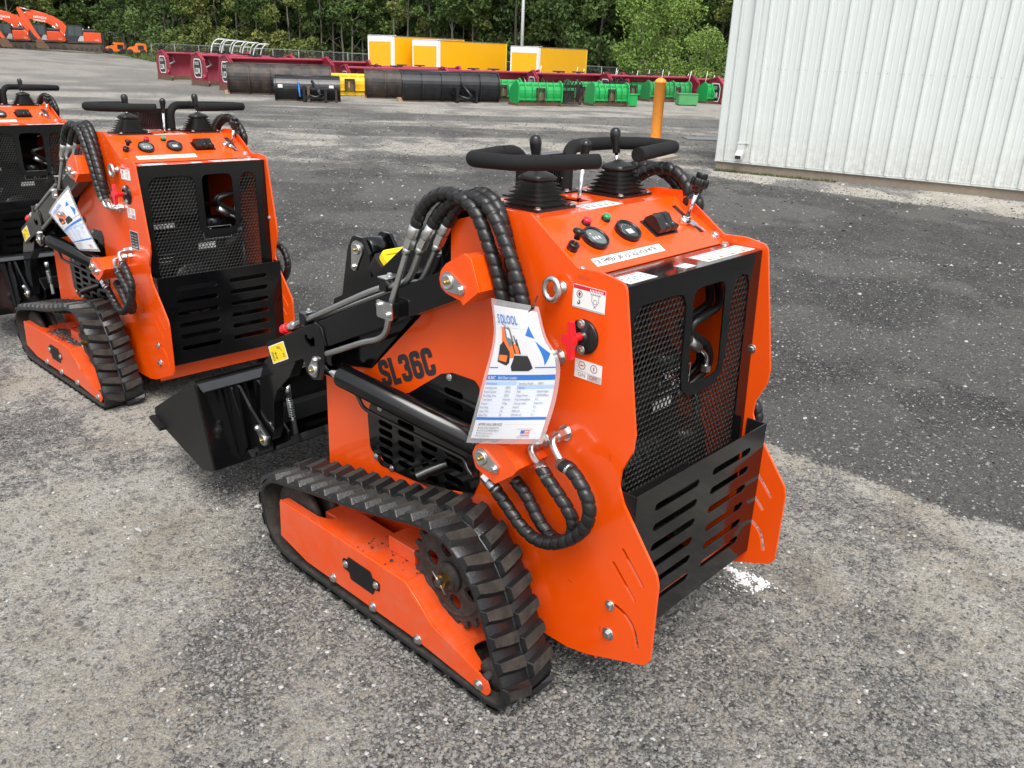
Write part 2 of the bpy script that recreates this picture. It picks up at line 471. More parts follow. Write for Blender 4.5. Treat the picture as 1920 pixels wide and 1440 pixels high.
def build_sides(root):
    for k in (1, -1):
        rear_slots = [slot2((-.030,.520),(-.096,.446),.009), slot2((-.006,.470),(-.076,.396),.009)]
        arc = cat_rom([(-.018,.352,0),(-.055,.340,0),(-.083,.312,0),(-.100,.262,0)], .012)
        w = .0055; up = []; dn = []
        for i, p in enumerate(arc):
            d = (arc[min(i+1, len(arc)-1)]-arc[max(i-1, 0)]).normalized(); nn = Vector((-d.y, d.x, 0))
            up.append((p.x+nn.x*w, p.y+nn.y*w)); dn.append((p.x-nn.x*w, p.y-nn.y*w))
        sl3 = up+dn[::-1]
        mb = MB().prism(rnd(PLATE, PL_R, 5), -.331*k, -.323*k, 'orange', 'x', rear_slots+[sl3])
        sp = mb.build('side_panel', root, .0012)
        for (ya, za, wa, ha) in ((.132,1.168,.030,.006),(.030,.74,.004,.018),(.100,.486,.003,.020),(.018,.250,.002,.016),(.12,.35,.014,.003)):
            mk = MB(); mk.prism([(ya,za),(ya+wa,za),(ya+wa,za+ha),(ya,za+ha)], -.3311*k, -.3314*k, 'etch', 'x', [[(ya+.0006,za+.0006),(ya+wa-.0006,za+.0006),(ya+wa-.0006,za+ha-.0006),(ya+.0006,za+ha-.0006)]]); mk.build('etched_mark', sp)
        bolt(sp, (-.331*k, -.006, .344), (-k,0,0), .0095)
        bolt(sp, (-.331*k, -.008, .257), (-k,0,0), .0115)
        if k == -1: bolt(sp, (.3225, .030, .880), (-1,0,0), .008)
        sm = MB().prism(SIDE2, -.331*k, -.323*k, 'orange', 'x', [[(p[0], p[1]) for p in rnd([(.96,.45),(.92,.41),(.61,.43),(.51,.46),(.49,.51),(.495,.79),(.59,.80),(.63,.785),(.765,.69),(.955,.60)], .02)]])
        lo = sm.build('lower_side_panel', root, .0012)
        # slotted black grille over the opening
        holes = []
        for y0, y1, zs in [(.927,.862,[.552,.522,.492,.458,.428]),(.832,.757,[.582,.548,.512,.476,.443]),(.722,.652,[.550,.515,.480,.445]),(.617,.540,[.56,.525,.480,.448]),(.620,.545,[.752,.716,.680,.645])]:
            for z in zs: holes.append(slot2((y1+.008, z+.0), (y0-.008, z), .021, 4))
        g = MB().prism(rnd(GRILLE, .025), -.3345*k, -.3312*k, 'black', 'x', holes)
        go = g.build('side_grille', root, .0008)
        for p in [(.948,.42),(.868,.407),(.60,.795),(.92,.60)]: bolt(go, (-.3345*k, p[0], p[1]), (-k,0,0), .007)
        # flat black plate below the lift arm
        MB().prism([(.733,.955),(.961,.722),(1.18,.684),(1.205,.70),(1.10,.82),(.80,.975)], -.338*k, -.3315*k, 'black', 'x').build('front_plate', root, .0008)
        # model name sticker
        d = Vector((0,-.922,.387))
        tm = MB()
        m = frame((-.3322, .900, .675) if k == 1 else (.3322, .660, .785), (0,-.910,.414) if k == 1 else (0,.910,-.414), (0,.414,.910))
        block_text(tm, 'SL36C', .084, 'ink', m @ Matrix.Scale(1.12, 4, (1,0,0)) if 1 else m)
        tm.build('model_lettering', lo)
        # eye bolt
        e = MB()
        e.lathe([(.016,0),(.016,.004),(.012,.006),(.010,.02)], 'zinc', (-.331*k,.210,1.136), (-k,0,0), 16)
        ring = [(-.353*k - .0*a, .224+.022*math.cos(a), 1.132+.026*math.sin(a)) for a in [2*PI*i/24 for i in range(24)]]
        e.tube(ring, .0075, 'zinc', 10, closed=True)
        e.build('eye_bolt', root)
    # left-hand stickers, fuel valve, hose ports
    f = frame((-.3315,.176,1.097), (0,-1,0), (0,0,1))
    b = MB(); b.prism(rrect(0,.096,0,.056,.003), 0, .0006, 'white', 'z', mtx=f)
    b.prism([(0.001,.046),(.095,.046),(.095,.055),(.001,.055)], .0006, .0009, 'redink', 'z', mtx=f)
    for i in range(9): b.prism([(.05+i*.0045,.045),(.052+i*.0045,.045),(.053+i*.0045,.052),(.051+i*.0045,.052)], .0009, .0012, 'white', 'z', mtx=f)
    b.prism([(0.001,.0),(.095,.0),(.095,.004),(.001,.004)], .0006, .0009, 'lightgrey', 'z', mtx=f)
    b.prism(circ(.020,.034,.0088,20), .0006, .0009, 'ink', 'z', [circ(.020,.034,.0072,20)], mtx=f)
    b.prism([(.0178,.029),(.0222,.029),(.0222,.034),(.0252,.034),(.020,.0395),(.0148,.034),(.0178,.034)], .0006, .0009, 'ink', 'z', mtx=f)
    hk = [(.0196,.0255),(.0204,.0255),(.0204,.020),(.0235,.0165),(.0228,.011),(.0190,.0085),(.0150,.0105),(.0140,.0150),(.0170,.0140),(.0185,.0118),(.0200,.0125),(.0205,.0150),(.0185,.0185)]
    b.prism(hk, .0006, .0009, 'ink', 'z', mtx=f)
    def ln(b, p, q, w, m, f, z=.0006):
        p, q = Vector(p), Vector(q); d = (q-p).normalized(); n_ = Vector((-d.y, d.x))*w/2
        b.prism([tuple(p+n_), tuple(p-n_), tuple(q-n_), tuple(q+n_)], z, z+.0003, m, 'z', mtx=f)
    for p, q in [((.052,.040),(.082,.040)),((.056,.040),(.054,.043)),((.062,.040),(.060,.043)),((.068,.040),(.066,.043)),((.074,.040),(.072,.043)),((.080,.040),(.078,.043)),((.057,.040),(.057,.024)),((.077,.040),(.077,.024)),((.057,.024),(.062,.017)),((.077,.024),(.072,.017)),((.062,.017),(.070,.009)),((.072,.017),(.063,.009))]: ln(b, p, q, .0012, 'greyink', f)
    b.prism(circ(.067,.024,.006,16), .0006, .0009, 'greyink', 'z', [circ(.067,.024,.0048,16)], mtx=f)
    b.build('lifting_point_sticker', root)
    f = frame((-.3315,.157,.926), (0,-1,0), (0,0,1))
    b = MB(); b.prism(rrect(0,.082,0,.047,.001), 0, .0006, 'white', 'z', mtx=f)
    for cx_, ve in ((.022,0),(.058,1)):
        b.prism(circ(cx_,.033,.0105,20), .0006, .0009, 'greyink', 'z', [circ(cx_,.033,.0085,20)], mtx=f)
        e = [(cx_+(.0018 if ve else .006)*math.cos(a), .033+(.006 if ve else .0018)*math.sin(a)) for a in [2*PI*i/12 for i in range(12)]]
        b.prism(e, .0006, .0009, 'redink', 'z', mtx=f)
    b.prism([(.0415,.001),(.081,.001),(.081,.0175),(.0415,.0175)], .0006, .0008, 'lightgrey', 'z', mtx=f)
    ln(b, (.002,.0178), (.0415,.0178), .0006, 'greyink', f); ln(b, (.0412,.001), (.0412,.0178), .0006, 'greyink', f)
    b.text('ON', .0125, 'greyink', f, off=.0012, sx=1, align='CENTER') if 0 else None
    b.text('ON', .0145, 'greyink', f @ Matrix.Translation((.011,.0045,0)), off=.0010)
    b.text('OFF', .0145, 'redink', f @ Matrix.Translation((.046,.0045,0)), off=.0012)
    b.build('valve_sticker', root)
    v = MB()
    v.lathe([(.043,0),(.043,.006),(.040,.008),(.016,.009),(.014,.018),(.0,.018)], 'plastic', (-.331,.135,1.031), (-1,0,0), 30, cap=False)
    vo = v.build('fuel_valve', root, .0008)
    bolt(vo, (-.339,.140,1.063), (-1,0,0), .0075); bolt(vo, (-.339,.136,1.000), (-1,0,0), .0075)
    h = MB(); h.lathe([(.0105,0),(.0105,.035),(.012,.040)], 'red', (-.347,.135,1.035), (-1,0,0), 16)
    hp = rnd([(.118,.992),(.128,.990),(.134,1.022),(.150,1.028),(.150,1.048),(.132,1.052),(.134,1.082),(.124,1.084),(.117,1.05),(.112,1.04),(.112,1.032),(.117,1.02)], .004)
    h.prism(hp, -.398, -.384, 'red', 'x'); h.build('valve_handle', vo, .002, seg=2)

def build_body(root):
    # sheet behind / below / front of the engine bay
    b = MB()
    b.box((-.323,.10,.150),(.323,1.20,.158),'blackmatt')
    b.box((-.3225,.64,.16),(.3225,.648,1.22),'blackmatt')  # black here puts the darkness of the bay into the wall colour
    b.box((-.3225,1.20,.16),(.3225,1.208,.66),'blackmatt')
    b.build('chassis', root)
    b = MB(); b.prism(rnd([(.60,1.262),(.622,1.262),(.70,1.215),(.99,.985),(1.16,.90),(1.205,.70),(1.205,.62),(1.19,.62),(1.19,.69),(.94,.72),(.70,.96),(.605,1.055)], .012), -.3215, .3215, 'black', 'x')
    fo = b.build('front_hood', root, .003)
    for k in (1,-1): bolt(fo, (-.322*k,.659,1.139), (-k,0,0), .009); bolt(fo, (-.322*k,.636,1.193), (-k,0,0), .006)
    # work light on the hood
    l = MB()
    m = frame((-.235,.930,1.022), (1,0,0), (0,.78,.62)) @ Matrix.Scale(1.25, 4)
    l.prism(rrect(-.055,.055,-.055,.055,.014), -.03, .012, 'plastic', 'z', mtx=m)
    l.prism(rnd([(-.048,-.048),(.048,-.048),(.048,.048),(-.048,.048)], .02), .012, .03, 'yellow', 'z', mtx=m)
    for i in range(5): l.box((-.04,-.034+i*.017-.003,.03),(.04,-.034+i*.017+.003,.034),'yellow',m)
    l.build('work_light', root, .003)
    # deck + control panel
    d = MB(); d.prism([(-.322,.338),(.322,.338),(.322,.618),(-.322,.618)], 1.266, 1.273, 'orange', 'z', [rrect(.0,.05,.44,.53,.004)])
    do = d.build('deck', root, .001)
    for p in [(.30,.42),(.305,.58),(-.30,.58)]: bolt(do, (*p, 1.273), (0,0,1), .008)
    th = [(-.322,-.108),(.322,-.108),(.322,.1035),(-.322,.1035)]
    slot = [(.257,-.052),(.284,-.052),(.284,.068),(.257,.068)]
    c = MB(); c.prism(th, -.006, 0, 'orange', 'z', [slot], mtx=cpf(0,.249))
    c.box((.250,-.06,-.05),(.290,.075,-.0065),'ink', cpf(0,.249))
    co = c.build('control_panel', root, .0012)
    bolt(co, cp(.305,.184), (0,-.5,.866), .0095); bolt(co, cp(-.300,.178), (0,-.5,.866), .0055)
    # label strip
    f = cpf(-.246,.174); f = f @ Matrix.Rotation(R(0.0), 4, 'Z')
    s = MB(); s.prism(rrect(0,.288,0,.0275,.0005), 0, .0006, 'white', 'z', mtx=f)
    s.text('OIL TEMPERATURE  VOLTAGE HOUR METER', .0215, 'ink', f @ Matrix.Translation((.006,.006,0)), sx=.60, off=.0014)
    s.build('gauge_sticker', co)
    for gx, gy, lcd in ((-.173,.247,0),(-.034,.249,1)):
        g = MB(); f = cpf(gx, gy)
        g.lathe([(.0365,0),(.037,.013),(.0355,.0165),(.0310,.0165),(.0297,.0115)], 'plastic', (0,0,0), (0,0,1), 32, mtx=f, cap=False)
        g.prism(circ(0,0,.0302,28), .0105, .0112, 'glass' if lcd else 'lcd', 'z', mtx=f)
        if lcd:
            g.prism(rrect(-.012,.013,-.014,.003,.002), .0113, .0116, 'lightgrey', 'z', mtx=f)
            for i in range(10):
                a = PI*.15+i*.3; g.quad([(r0_*math.cos(b_), r0_*math.sin(b_), .0117) for r0_, b_ in ((.020,a),(.023,a),(.023,a+.08),(.020,a+.08))], 'lightgrey', f)
        else:
            for i in range(3): g.text('8', .015, 'white', f @ Matrix.Translation((-.015+i*.011,-.008,0)), off=.0118)
            g.prism([(-.012,.012),(-.006,.012),(-.009,.017)], .0113, .0118, 'white', 'z', mtx=f)
        g.build('gauge', co)
    for lx, ly, mm in ((-.144,.300,'redlens'),(-.061,.301,'greenlens')):
        g = MB(); f = cpf(lx, ly)
        g.lathe([(.0125,0),(.0125,.006)], 'plastic', seg=18, mtx=f); g.lathe([(.0112,.006),(.0112,.014),(.009,.0165)], mm, seg=18, mtx=f)
        g.build('indicator_light', co)
    g = MB(); f = cpf(.112,.247)
    f = f @ Matrix.Scale(1.12, 4); g.prism(rrect(-.048,.048,-.030,.030,.004), 0, .003, 'plastic', 'z', mtx=f)
    swo = g.build('switch_panel', co, .0006)
    for i in range(3):
        r_ = MB(); x0 = -.040+i*.027
        pr = [(-.026,.003),(.026,.003),(.026,.016),(.016,.031),(.002,.033),(-.026,.020)] if i == 0 else [(-.026,.003),(.026,.003),(.027,.024),(.014,.027),(-.004,.018),(-.026,.022)]
        r_.prism(rnd(pr, .004), x0, x0+.024, 'plastic', 'x', mtx=f)
        r_.text('*', .014, 'lightgrey', f @ Matrix.Translation((x0+.006,-.021,0)), off=.0222)
        r_.build('rocker_switch', swo, .0012)
    k = MB(); f = cpf(.231,.246)
    k.lathe([(.015,0),(.015,.010),(.0135,.013),(.009,.013),(.009,.016)], 'chrome', seg=22, mtx=f)
    k.build('ignition_lock', co)
    # choke lever
    k = MB(); f = cpf(-.273,.236)
    k.lathe([(.014,0),(.014,.017),(.0115,.019),(.004,.019)], 'plastic', seg=18, mtx=f)
    k.tube([cp(-.273,.236)+Vector((0,-.008,.014)), Vector((-.262,.228,1.248))], .0028, 'brass', 8)
    k.lathe([(.0075,-.010),(.0095,.002),(.0155,.006),(.0155,.013),(.011,.017)], 'plastic', (-.262,.228,1.248), (.15,-.2,.95), 18)
    k.build('choke_lever', co)
    # throttle lever with fluted knob
    k = MB(); p0, p1 = Vector((.275,.262,1.225)), Vector((.285,.246,1.305))
    k.tube([p0, p1], .0068, 'chrome', 12)
    d = (p1-p0).normalized()
    k.lathe([(.014,-.004),(.016,.006),(.016,.010),(.020,.014)], 'plastic', p1, d, 18)
    vs = []
    k.tube([p1+d*.010, p1+d*.014, p1+d*.032, p1+d*.036], .02, 'plastic', 40, rf=lambda L, a: .0235+.0030*math.cos(8*a)-(.003 if L < .002 or L > .024 else 0))
    k.lathe([(.0165,.03),(.0165,.048),(.0150,.051)], 'plastic', p1, d, 22)
    k.build('throttle_lever', co)
    # black cover ledge with decals
    c = MB(); c.prism([(.1535,1.160),(.041,1.158),(.041,1.1655),(.1535,1.1655)], -.3225, .3225, 'cover', 'x')
    lo = c.build('cover_ledge', root, .0025)
    bolt(lo, (.298,.145,1.1655), (0,0,1), .0095)
    z = 1.1658
    def sticker(pts, red=True):
        s = MB()
        s.prism(pts, z, z+.0006, 'white', 'z')
        if red: s.prism([pts[0], pts[1], (pts[1][0]*.97+pts[2][0]*.03, pts[1][1]*.88+pts[2][1]*.12), (pts[0][0]*.97+pts[3][0]*.03, pts[0][1]*.88+pts[3][1]*.12)], z+.0006, z+.0009, 'redink', 'z')
        return s
    s = sticker([(-.275,.120),(-.165,.120),(-.165,.055),(-.275,.055)])
    for i in range(4):
        s.prism(circ(-.255+i*.025,.086,.009,14), z+.0007, z+.001, 'blueink', 'z', [circ(-.255+i*.025,.086,.0062,14)])
        s.box((-.262+i*.026,.066,z+.0007),(-.25+i*.026,.070,z+.001),'greyink'); s.box((-.262+i*.026,.102,z+.0007),(-.25+i*.026,.106,z+.001),'greyink')
    s.build('warning_sticker', lo)
    sticker([(-.040,.093),(.008,.093),(.008,.057),(-.040,.057)]).build('white_sticker', lo)
    s = sticker([(.070,.128),(.315,.128),(.315,.060),(.070,.060)])
    for i in range(4):
        xx = .085+i*.058
        s.prism([(xx,.066),(xx+.022,.066),(xx+.011,.084)], z+.0007, z+.001, 'orangeink', 'z')
        for j in range(5): s.box((xx+.026,.068+j*.009,z+.0007),(xx+.026+.010+.016*((i*3+j*5)%4)/4,.0715+j*.009,z+.001),'greyink')
        s.prism(circ(xx+.011,.104,.009,12), z+.0007, z+.001, 'greyink', 'z', [circ(xx+.011,.104,.0075,12)])
    s.build('warning_sticker', lo)
    s = MB(); z = 1.2732
    s.prism([(-.072,.346),(.085,.352),(.085,.412),(-.062,.404)], z, z+.0006, 'white', 'z')
    for i in range(5):
        x0 = -.05+i*.027
        s.prism([(x0,.362),(x0+.008,.37),(x0+.004,.372),(x0+.006,.382),(x0+.001,.382),(x0-.001,.372),(x0-.006,.370)], z+.0007, z+.001, 'greyink', 'z')
        s.box((x0-.005,.390,z+.0007),(x0+.010,.394,z+.001),'greyink')
    s.build('control_pattern_sticker', do)
    # serial plate on the side, between the fuel valve sticker and the hose ports
    # rear lip below the guard
    MB().box((-.3228,.030,.150),(.3228,.036,.245),'orange').build('rear_sill', root, .001)

def build_rear(root):
    # door frame: U-shaped opening around a framed window
    out = [(-.3205,.47),(.3205,.47),(.3205,1.1655),(-.3205,1.1655)]
    U = [(-.272,.605),(.262,.605),(.266,1.08),(.250,1.108),(.222,1.114),(.192,1.105),(.178,1.07),(.172,.92),(.160,.855),(.125,.826),(.06,.818),(-.01,.822),(-.042,.85),(-.050,.90),(-.049,1.075),(-.065,1.106),(-.105,1.113),(-.245,1.112),(-.272,1.085)]
    W = rrect(-.016,.139,.853,1.112,.034, 6)
    m = Matrix.Translation((0,.041,1.174)) @ Matrix.Rotation(-math.atan(.0342), 4, 'X') @ Matrix.Translation((0,0,-1.174))
    b = MB(); b.prism(out, 0, .004, 'black', 'y', [rnd(U, .012), W], mtx=m)
    do = b.build('rear_door', root, .001)
    # hexagonal mesh sheet
    h = MB(); p = .0172; rr = p/math.sqrt(3); ri = rr*.80
    def inside(x, z):
        if -.030 < x < .152 and z > .838: return False
        return -.285 < x < .276 and .585 < z < 1.125
    vs, fs = [], []
    nz = int(.54/(rr*1.5))+2
    for j in range(nz):
        for i in range(36):
            cx_ = -.29+i*p+(j % 2)*p/2; cz_ = .588+j*rr*1.5
            if not inside(cx_, cz_): continue
            k = len(vs)
            for q in range(6):
                a = PI/6+q*PI/3
                vs.append((cx_+rr*1.0*math.cos(a), .0065, cz_+rr*1.0*math.sin(a)))
            for q in range(6):
                a = PI/6+q*PI/3
                vs.append((cx_+ri*math.cos(a), .0048, cz_+ri*math.sin(a)))
            for q in range(6):
                a = PI/6+q*PI/3
                vs.append((cx_+ri*math.cos(a), .0078, cz_+ri*math.sin(a)))
            for q in range(6):
                q2 = (q+1) % 6
                fs.append((k+q, k+q2, k+6+q2, k+6+q)); fs.append((k+6+q, k+6+q2, k+12+q2, k+12+q))
    h.add(vs, fs, 'mesh', False, m); h.build('hex_mesh', do)
    # lower slotted guard, an open-topped tray
    holes = []
    for z in (.608,.549,.490,.432,.375,.316):
        holes.append(slot2((-.226,z),(-.042,z),.021,5)); holes.append(slot2((.046,z+.003),(.230,z+.003),.021,5))
    g = MB(); g.prism([(-.322,.240),(.322,.240),(.322,.672),(-.322,.672)], -.050, -.046, 'black', 'y', holes)
    for k in (1,-1): g.box((min(-.322*k,-.318*k),-.0462,.245),(max(-.322*k,-.318*k),.012,.670),'blackmatt')
    g.box((-.318,-.0458,.240),(.318,.010,.244),'blackmatt')
    g.build('rear_guard', root, .0015)
    b = MB(); b.box((-.30,.006,.56),(.0,.010,.64),'blackmatt'); b.build('guard_bracket', root)

def build_engine(root):
    b = MB()
    b.prism(rnd([(-.26,.30),(.14,.30),(.16,.60),(.10,.80),(-.05,.86),(-.26,.80)], .03), .14, .52, 'blackmatt', 'y')
    eo = b.build('engine', root, .006)
    mf = MB(); mf.lathe([(.02,0),(.075,.015),(.078,.03),(.078,.34),(.07,.36)], 'plastic', (.225,.13,.27), (0,.15,1), 28); mf.box((.13,.30,.30),(.318,.306,.86),'blackmatt'); mf.build('bay_darkener', root)  # black cylinder and sheet added to darken the view through mesh and slots
    r = MB(); r.lathe([(.14,0),(.14,.03),(.125,.05),(.06,.055),(.05,.065)], 'plastic', (-.06,.14,.56), (0,-1,0), 32); 
    for i in range(16):
        a = 2*PI*i/16; r.box((-.004,.06,.05),(.004,.12,.056),'mesh', Matrix.Translation((-.06,.14,.56)) @ Matrix.Rotation(R(90),4,'X') @ Matrix.Rotation(a,4,'Z'))
    r.build('recoil_starter', eo)
    f = MB(); f.lathe([(.055,0),(.06,.008),(.06,.045),(.05,.052)], 'plastic', (.10,.20,.835), (0,0,1), 28)
    for i in range(12):
        a = 2*PI*i/12; f.box((.052,-.006,.01),(.064,.006,.04),'plastic', Matrix.Translation((.10,.20,.835)) @ Matrix.Rotation(a,4,'Z'))
    f.build('air_filter', eo)
    l = MB()
    fr = frame((-.235,.128,.862), (1,0,0), (0,0,1))
    l.prism(rrect(0,.105,0,.022,.003), 0, .0008, 'white', 'z', mtx=fr)
    l.text('450cc', .019, 'ink', fr @ Matrix.Translation((.02,.004,0)), off=.0012, bold=.01)
    l.build('engine_label', eo); l = MB()
    fr = frame((-.02,.126,.745), (1,0,0), (0,0,1))
    l.prism(rrect(0,.09,0,.03,.003), 0, .0008, 'white', 'z', mtx=fr)
    l.build('engine_label', eo); l = MB()
    fr = frame((.02,.132,.80), (1,0,0), (0,0,1))
    l.prism(rrect(-.005,.145,-.012,.048,.001), 0, .0006, 'lightgrey', 'z', [rrect(-.003,.143,-.010,.046,.001)], mtx=fr)
    l.text('450cc', .022, 'white', fr @ Matrix.Translation((.005,.024,0)), off=.0012, bold=.01)
    l.text('EFI  V', .02, 'white', fr @ Matrix.Translation((.05,.002,0)), off=.0012, bold=.01)
    l.build('engine_label', eo); l = MB()
    for i in range(3): l.box((-.22,.13,.70+i*.018),(-.16+.01*i,.1305,.7035+i*.018),'lightgrey')
    l.build('engine_label', eo)
    t = MB(); t.prism(rnd([(-.31,.90),(.04,.90),(.04,1.15),(-.31,1.15)], .03), .20, .60, 'plastic', 'y'); t.build('dark_tank_box', root, .01)  # black tank-like box added to keep the upper bay dark behind the mesh
    hz = MB()
    for d in (0,.03):
        hz.tube(cat_rom([(.30,.16+d,1.07),(.225,.10+d,1.020),(.15,.09+d,1.003),(.095,.095+d,.988),(.100,.10+d,.958),(.187,.10+d,.902),(.226,.11+d,.835),(.205,.13+d,.790),(.15,.16+d,.74)], .008), .0115, 'hose', 14)
    hz.tube(cat_rom([(-.20,.30,1.0),(-.05,.22,.96),(.10,.26,.94),(.26,.40,.90)], .015), .012, 'hose', 12)
    hz.tube(cat_rom([(-.28,.20,.95),(-.18,.18,.92),(-.10,.24,.90)], .015), .009, 'hose', 12)
    hz.tube(cat_rom([(.28,.15,.55),(.22,.12,.62),(.24,.16,.74),(.27,.3,.8)], .015), .012, 'hose', 12)
    hz.build('inner_hose', root)
    f = MB(); f.tube([(.085,.10,.940),(.140,.10,.905)], .0145, 'steel', 14); f.tube(cat_rom([(.140,.10,.905),(.172,.10,.888),(.192,.10,.865),(.193,.10,.840)], .006), .0085, 'chrome', 12)
    f.lathe([(.015,0),(.015,.018)], 'zinc', (.193,.10,.842), (0,0,-1), 6, False)
    f.build('inner_fitting', root)

def build_controls(root):
    # padded hand bars
    def bar(x0, y0, xy, r, z=1.397):
        up = [(x0,y0,1.273),(x0,y0,1.33),(x0,y0,1.343)]
        q = Vector(xy[0]); d = (Vector(xy[1])-q).normalized(); b0 = Vector((x0,y0))
        arc = [(b0.x+d.x*.052*(1-math.cos(t)), b0.y+d.y*.052*(1-math.cos(t)), 1.345+.052*math.sin(t)) for t in [PI/2*i/6 for i in range(1, 7)]]
        pl = rnd([(b0.x+d.x*.07, b0.y+d.y*.07)]+list(xy[1:]), [0]+r+[0], 5)
        return up+arc+[(p[0], p[1], z) for p in pl]
    for nm, P in (('R', bar(.13, .600, [(.13,.600),(.245,.634),(.385,.618),(.468,.545),(.452,.448),(.165,.374)], [.05,.05,.035,.028])),
                  ('L', bar(-.06, .600, [(-.06,.600),(-.150,.603),(-.318,.552),(-.282,.436),(-.20,.384),(-.062,.338)], [.05,.040,.03,.08]))):
        pts = cat_rom(P, .012); n = len(pts)
        mb = MB().tube(pts, .0198, 'foam', 20)
        d = (pts[-1]-pts[-2]).normalized()
        mb.lathe([(.0175,0),(.0175,.0015)], 'plastic', pts[-1], d, 20)
        x = P[0][0]
        ho = mb.build('hand_bar', root)
        pl = MB().box((x-.04,.56,1.273),(x+.04,.64,1.278),'blackmatt').build('bar_base', ho, .001)
        for q in ((x+.03,.57),(x-.03,.57)): bolt(pl, (*q,1.278), (0,0,1), .007)
    # joysticks with bellows
    def boot(cx_, cy_, name):
        b = MB(); prof = [(.078,1.273),(.078,1.278)]
        b.prism(rrect(cx_-.077,cx_+.077,cy_-.075,cy_+.075,.006), 1.273, 1.280, 'plastic', 'z')
        hw = [.072,.055,.073,.051,.067,.046,.061,.041,.055,.036,.049,.032,.040,.043,.034,.016,.009]
        z = [1.280,1.284,1.289,1.295,1.300,1.306,1.311,1.317,1.322,1.328,1.333,1.339,1.343,1.349,1.358,1.366,1.370]
        vs, fs, N = [], [], 40
        for i, (a, zz) in enumerate(zip(hw, z)):
            for q in range(N):
                t = 2*PI*q/N; c_, s_ = math.cos(t), math.sin(t); e = .45 if i < 14 else .6
                vs.append((cx_+a*math.copysign(abs(c_)**e, c_), cy_+a*math.copysign(abs(s_)**e, s_), zz))
        for i in range(len(hw)-1):
            for q in range(N):
                q2 = (q+1) % N; fs.append((i*N+q, i*N+q2, (i+1)*N+q2, (i+1)*N+q))
        b.add(vs, fs, 'bellows', True)
        return b
    for cx_, cy_, p0, p1 in ((-.149,.465,(-.149,.467,1.35),(-.149,.471,1.384)), (.216,.475,(.216,.480,1.35),(.216,.486,1.388))):
        b = MB(); b.tube([p0, p1], .0055, 'chrome', 12)
        d = (Vector(p1)-Vector(p0)).normalized()
        jo = b.build('joystick', root)
        kb = MB().lathe([(.0105,0),(.011,.004),(.0118,.02),(.0155,.046),(.0162,.054),(.0150,.063),(.0110,.069),(.003,.072)], 'plastic', p1, d, 22)
        kb.build('knob', jo)
        bo = boot(cx_, cy_, 'boot').build('bellows', jo)
        for q in ((-.066,-.064),(.066,-.064),(-.066,.064),(.066,.064)): bolt(bo, (cx_+q[0], cy_+q[1], 1.280), (0,0,1), .0065)
    b = MB(); b.tube([(.025,.468,1.20),(.025,.454,1.375)], .006, 'chrome', 12)
    lo = b.build('auxiliary_lever', root)
    MB().lathe([(.0095,0),(.0108,.02),(.0145,.045),(.0150,.053),(.0135,.060),(.004,.067)], 'plastic', (.025,.454,1.372), (0,-.08,1), 22).build('knob', lo)
    # square lamp standing behind the joysticks
    b = MB(); f = frame((.048,.634,1.334), (1,0,0), (0,-.1,1))
    b.prism(rrect(-.082,.082,-.052,.052,.01), -.0, .03, 'plastic', 'z', mtx=f)
    for i in range(12):
        x0 = -.07+i*.012
        b.prism([(x0,-.04),(x0+.003,-.04),(x0+.02,.04),(x0+.017,.04)], .03, .034, 'plastic', 'z', mtx=f)
    b.box((-.02,-.075,.005),(.02,-.05,.02),'zinc',f)
    b.tube([f @ Vector(p) for p in cat_rom([(.06,-.02,.034),(.085,-.025,.05),(.088,-.06,.045),(.07,-.075,.03)], .008)], .004, 'plastic', 8)
    b.build('square_lamp', root, .001)

def keeper(mb, x, y, z, by, bz, k, big=.026, small=.014):
    """zinc pin head with its keeper plate and bolt"""
    a = math.atan2(bz-z, by-y); pl = []
    for i in range(13):
        t = a+PI/2+PI*i/12; pl.append((y+big*math.cos(t), z+big*math.sin(t)))
    for i in range(9):
        t = a-PI/2+PI*i/8; pl.append((by+small*math.cos(t), bz+small*math.sin(t)))
    mb.prism(pl, (x)*k, (x-.005)*k, 'zinc', 'x')
    mb.lathe([(.020,0),(.020,.004),(.017,.007),(.0155,.006),(.009,.006)], 'zinc', ((x-.005)*k, y, z), (-k,0,0), 26)
    mb.lathe([(.0055,0),(.0055,.008),(.003,.010)], 'brass', ((x-.010)*k, y, z), (-k,0,0), 10)
    mb.bolt(((x-.005)*k, by, bz), (-k,0,0), .008)

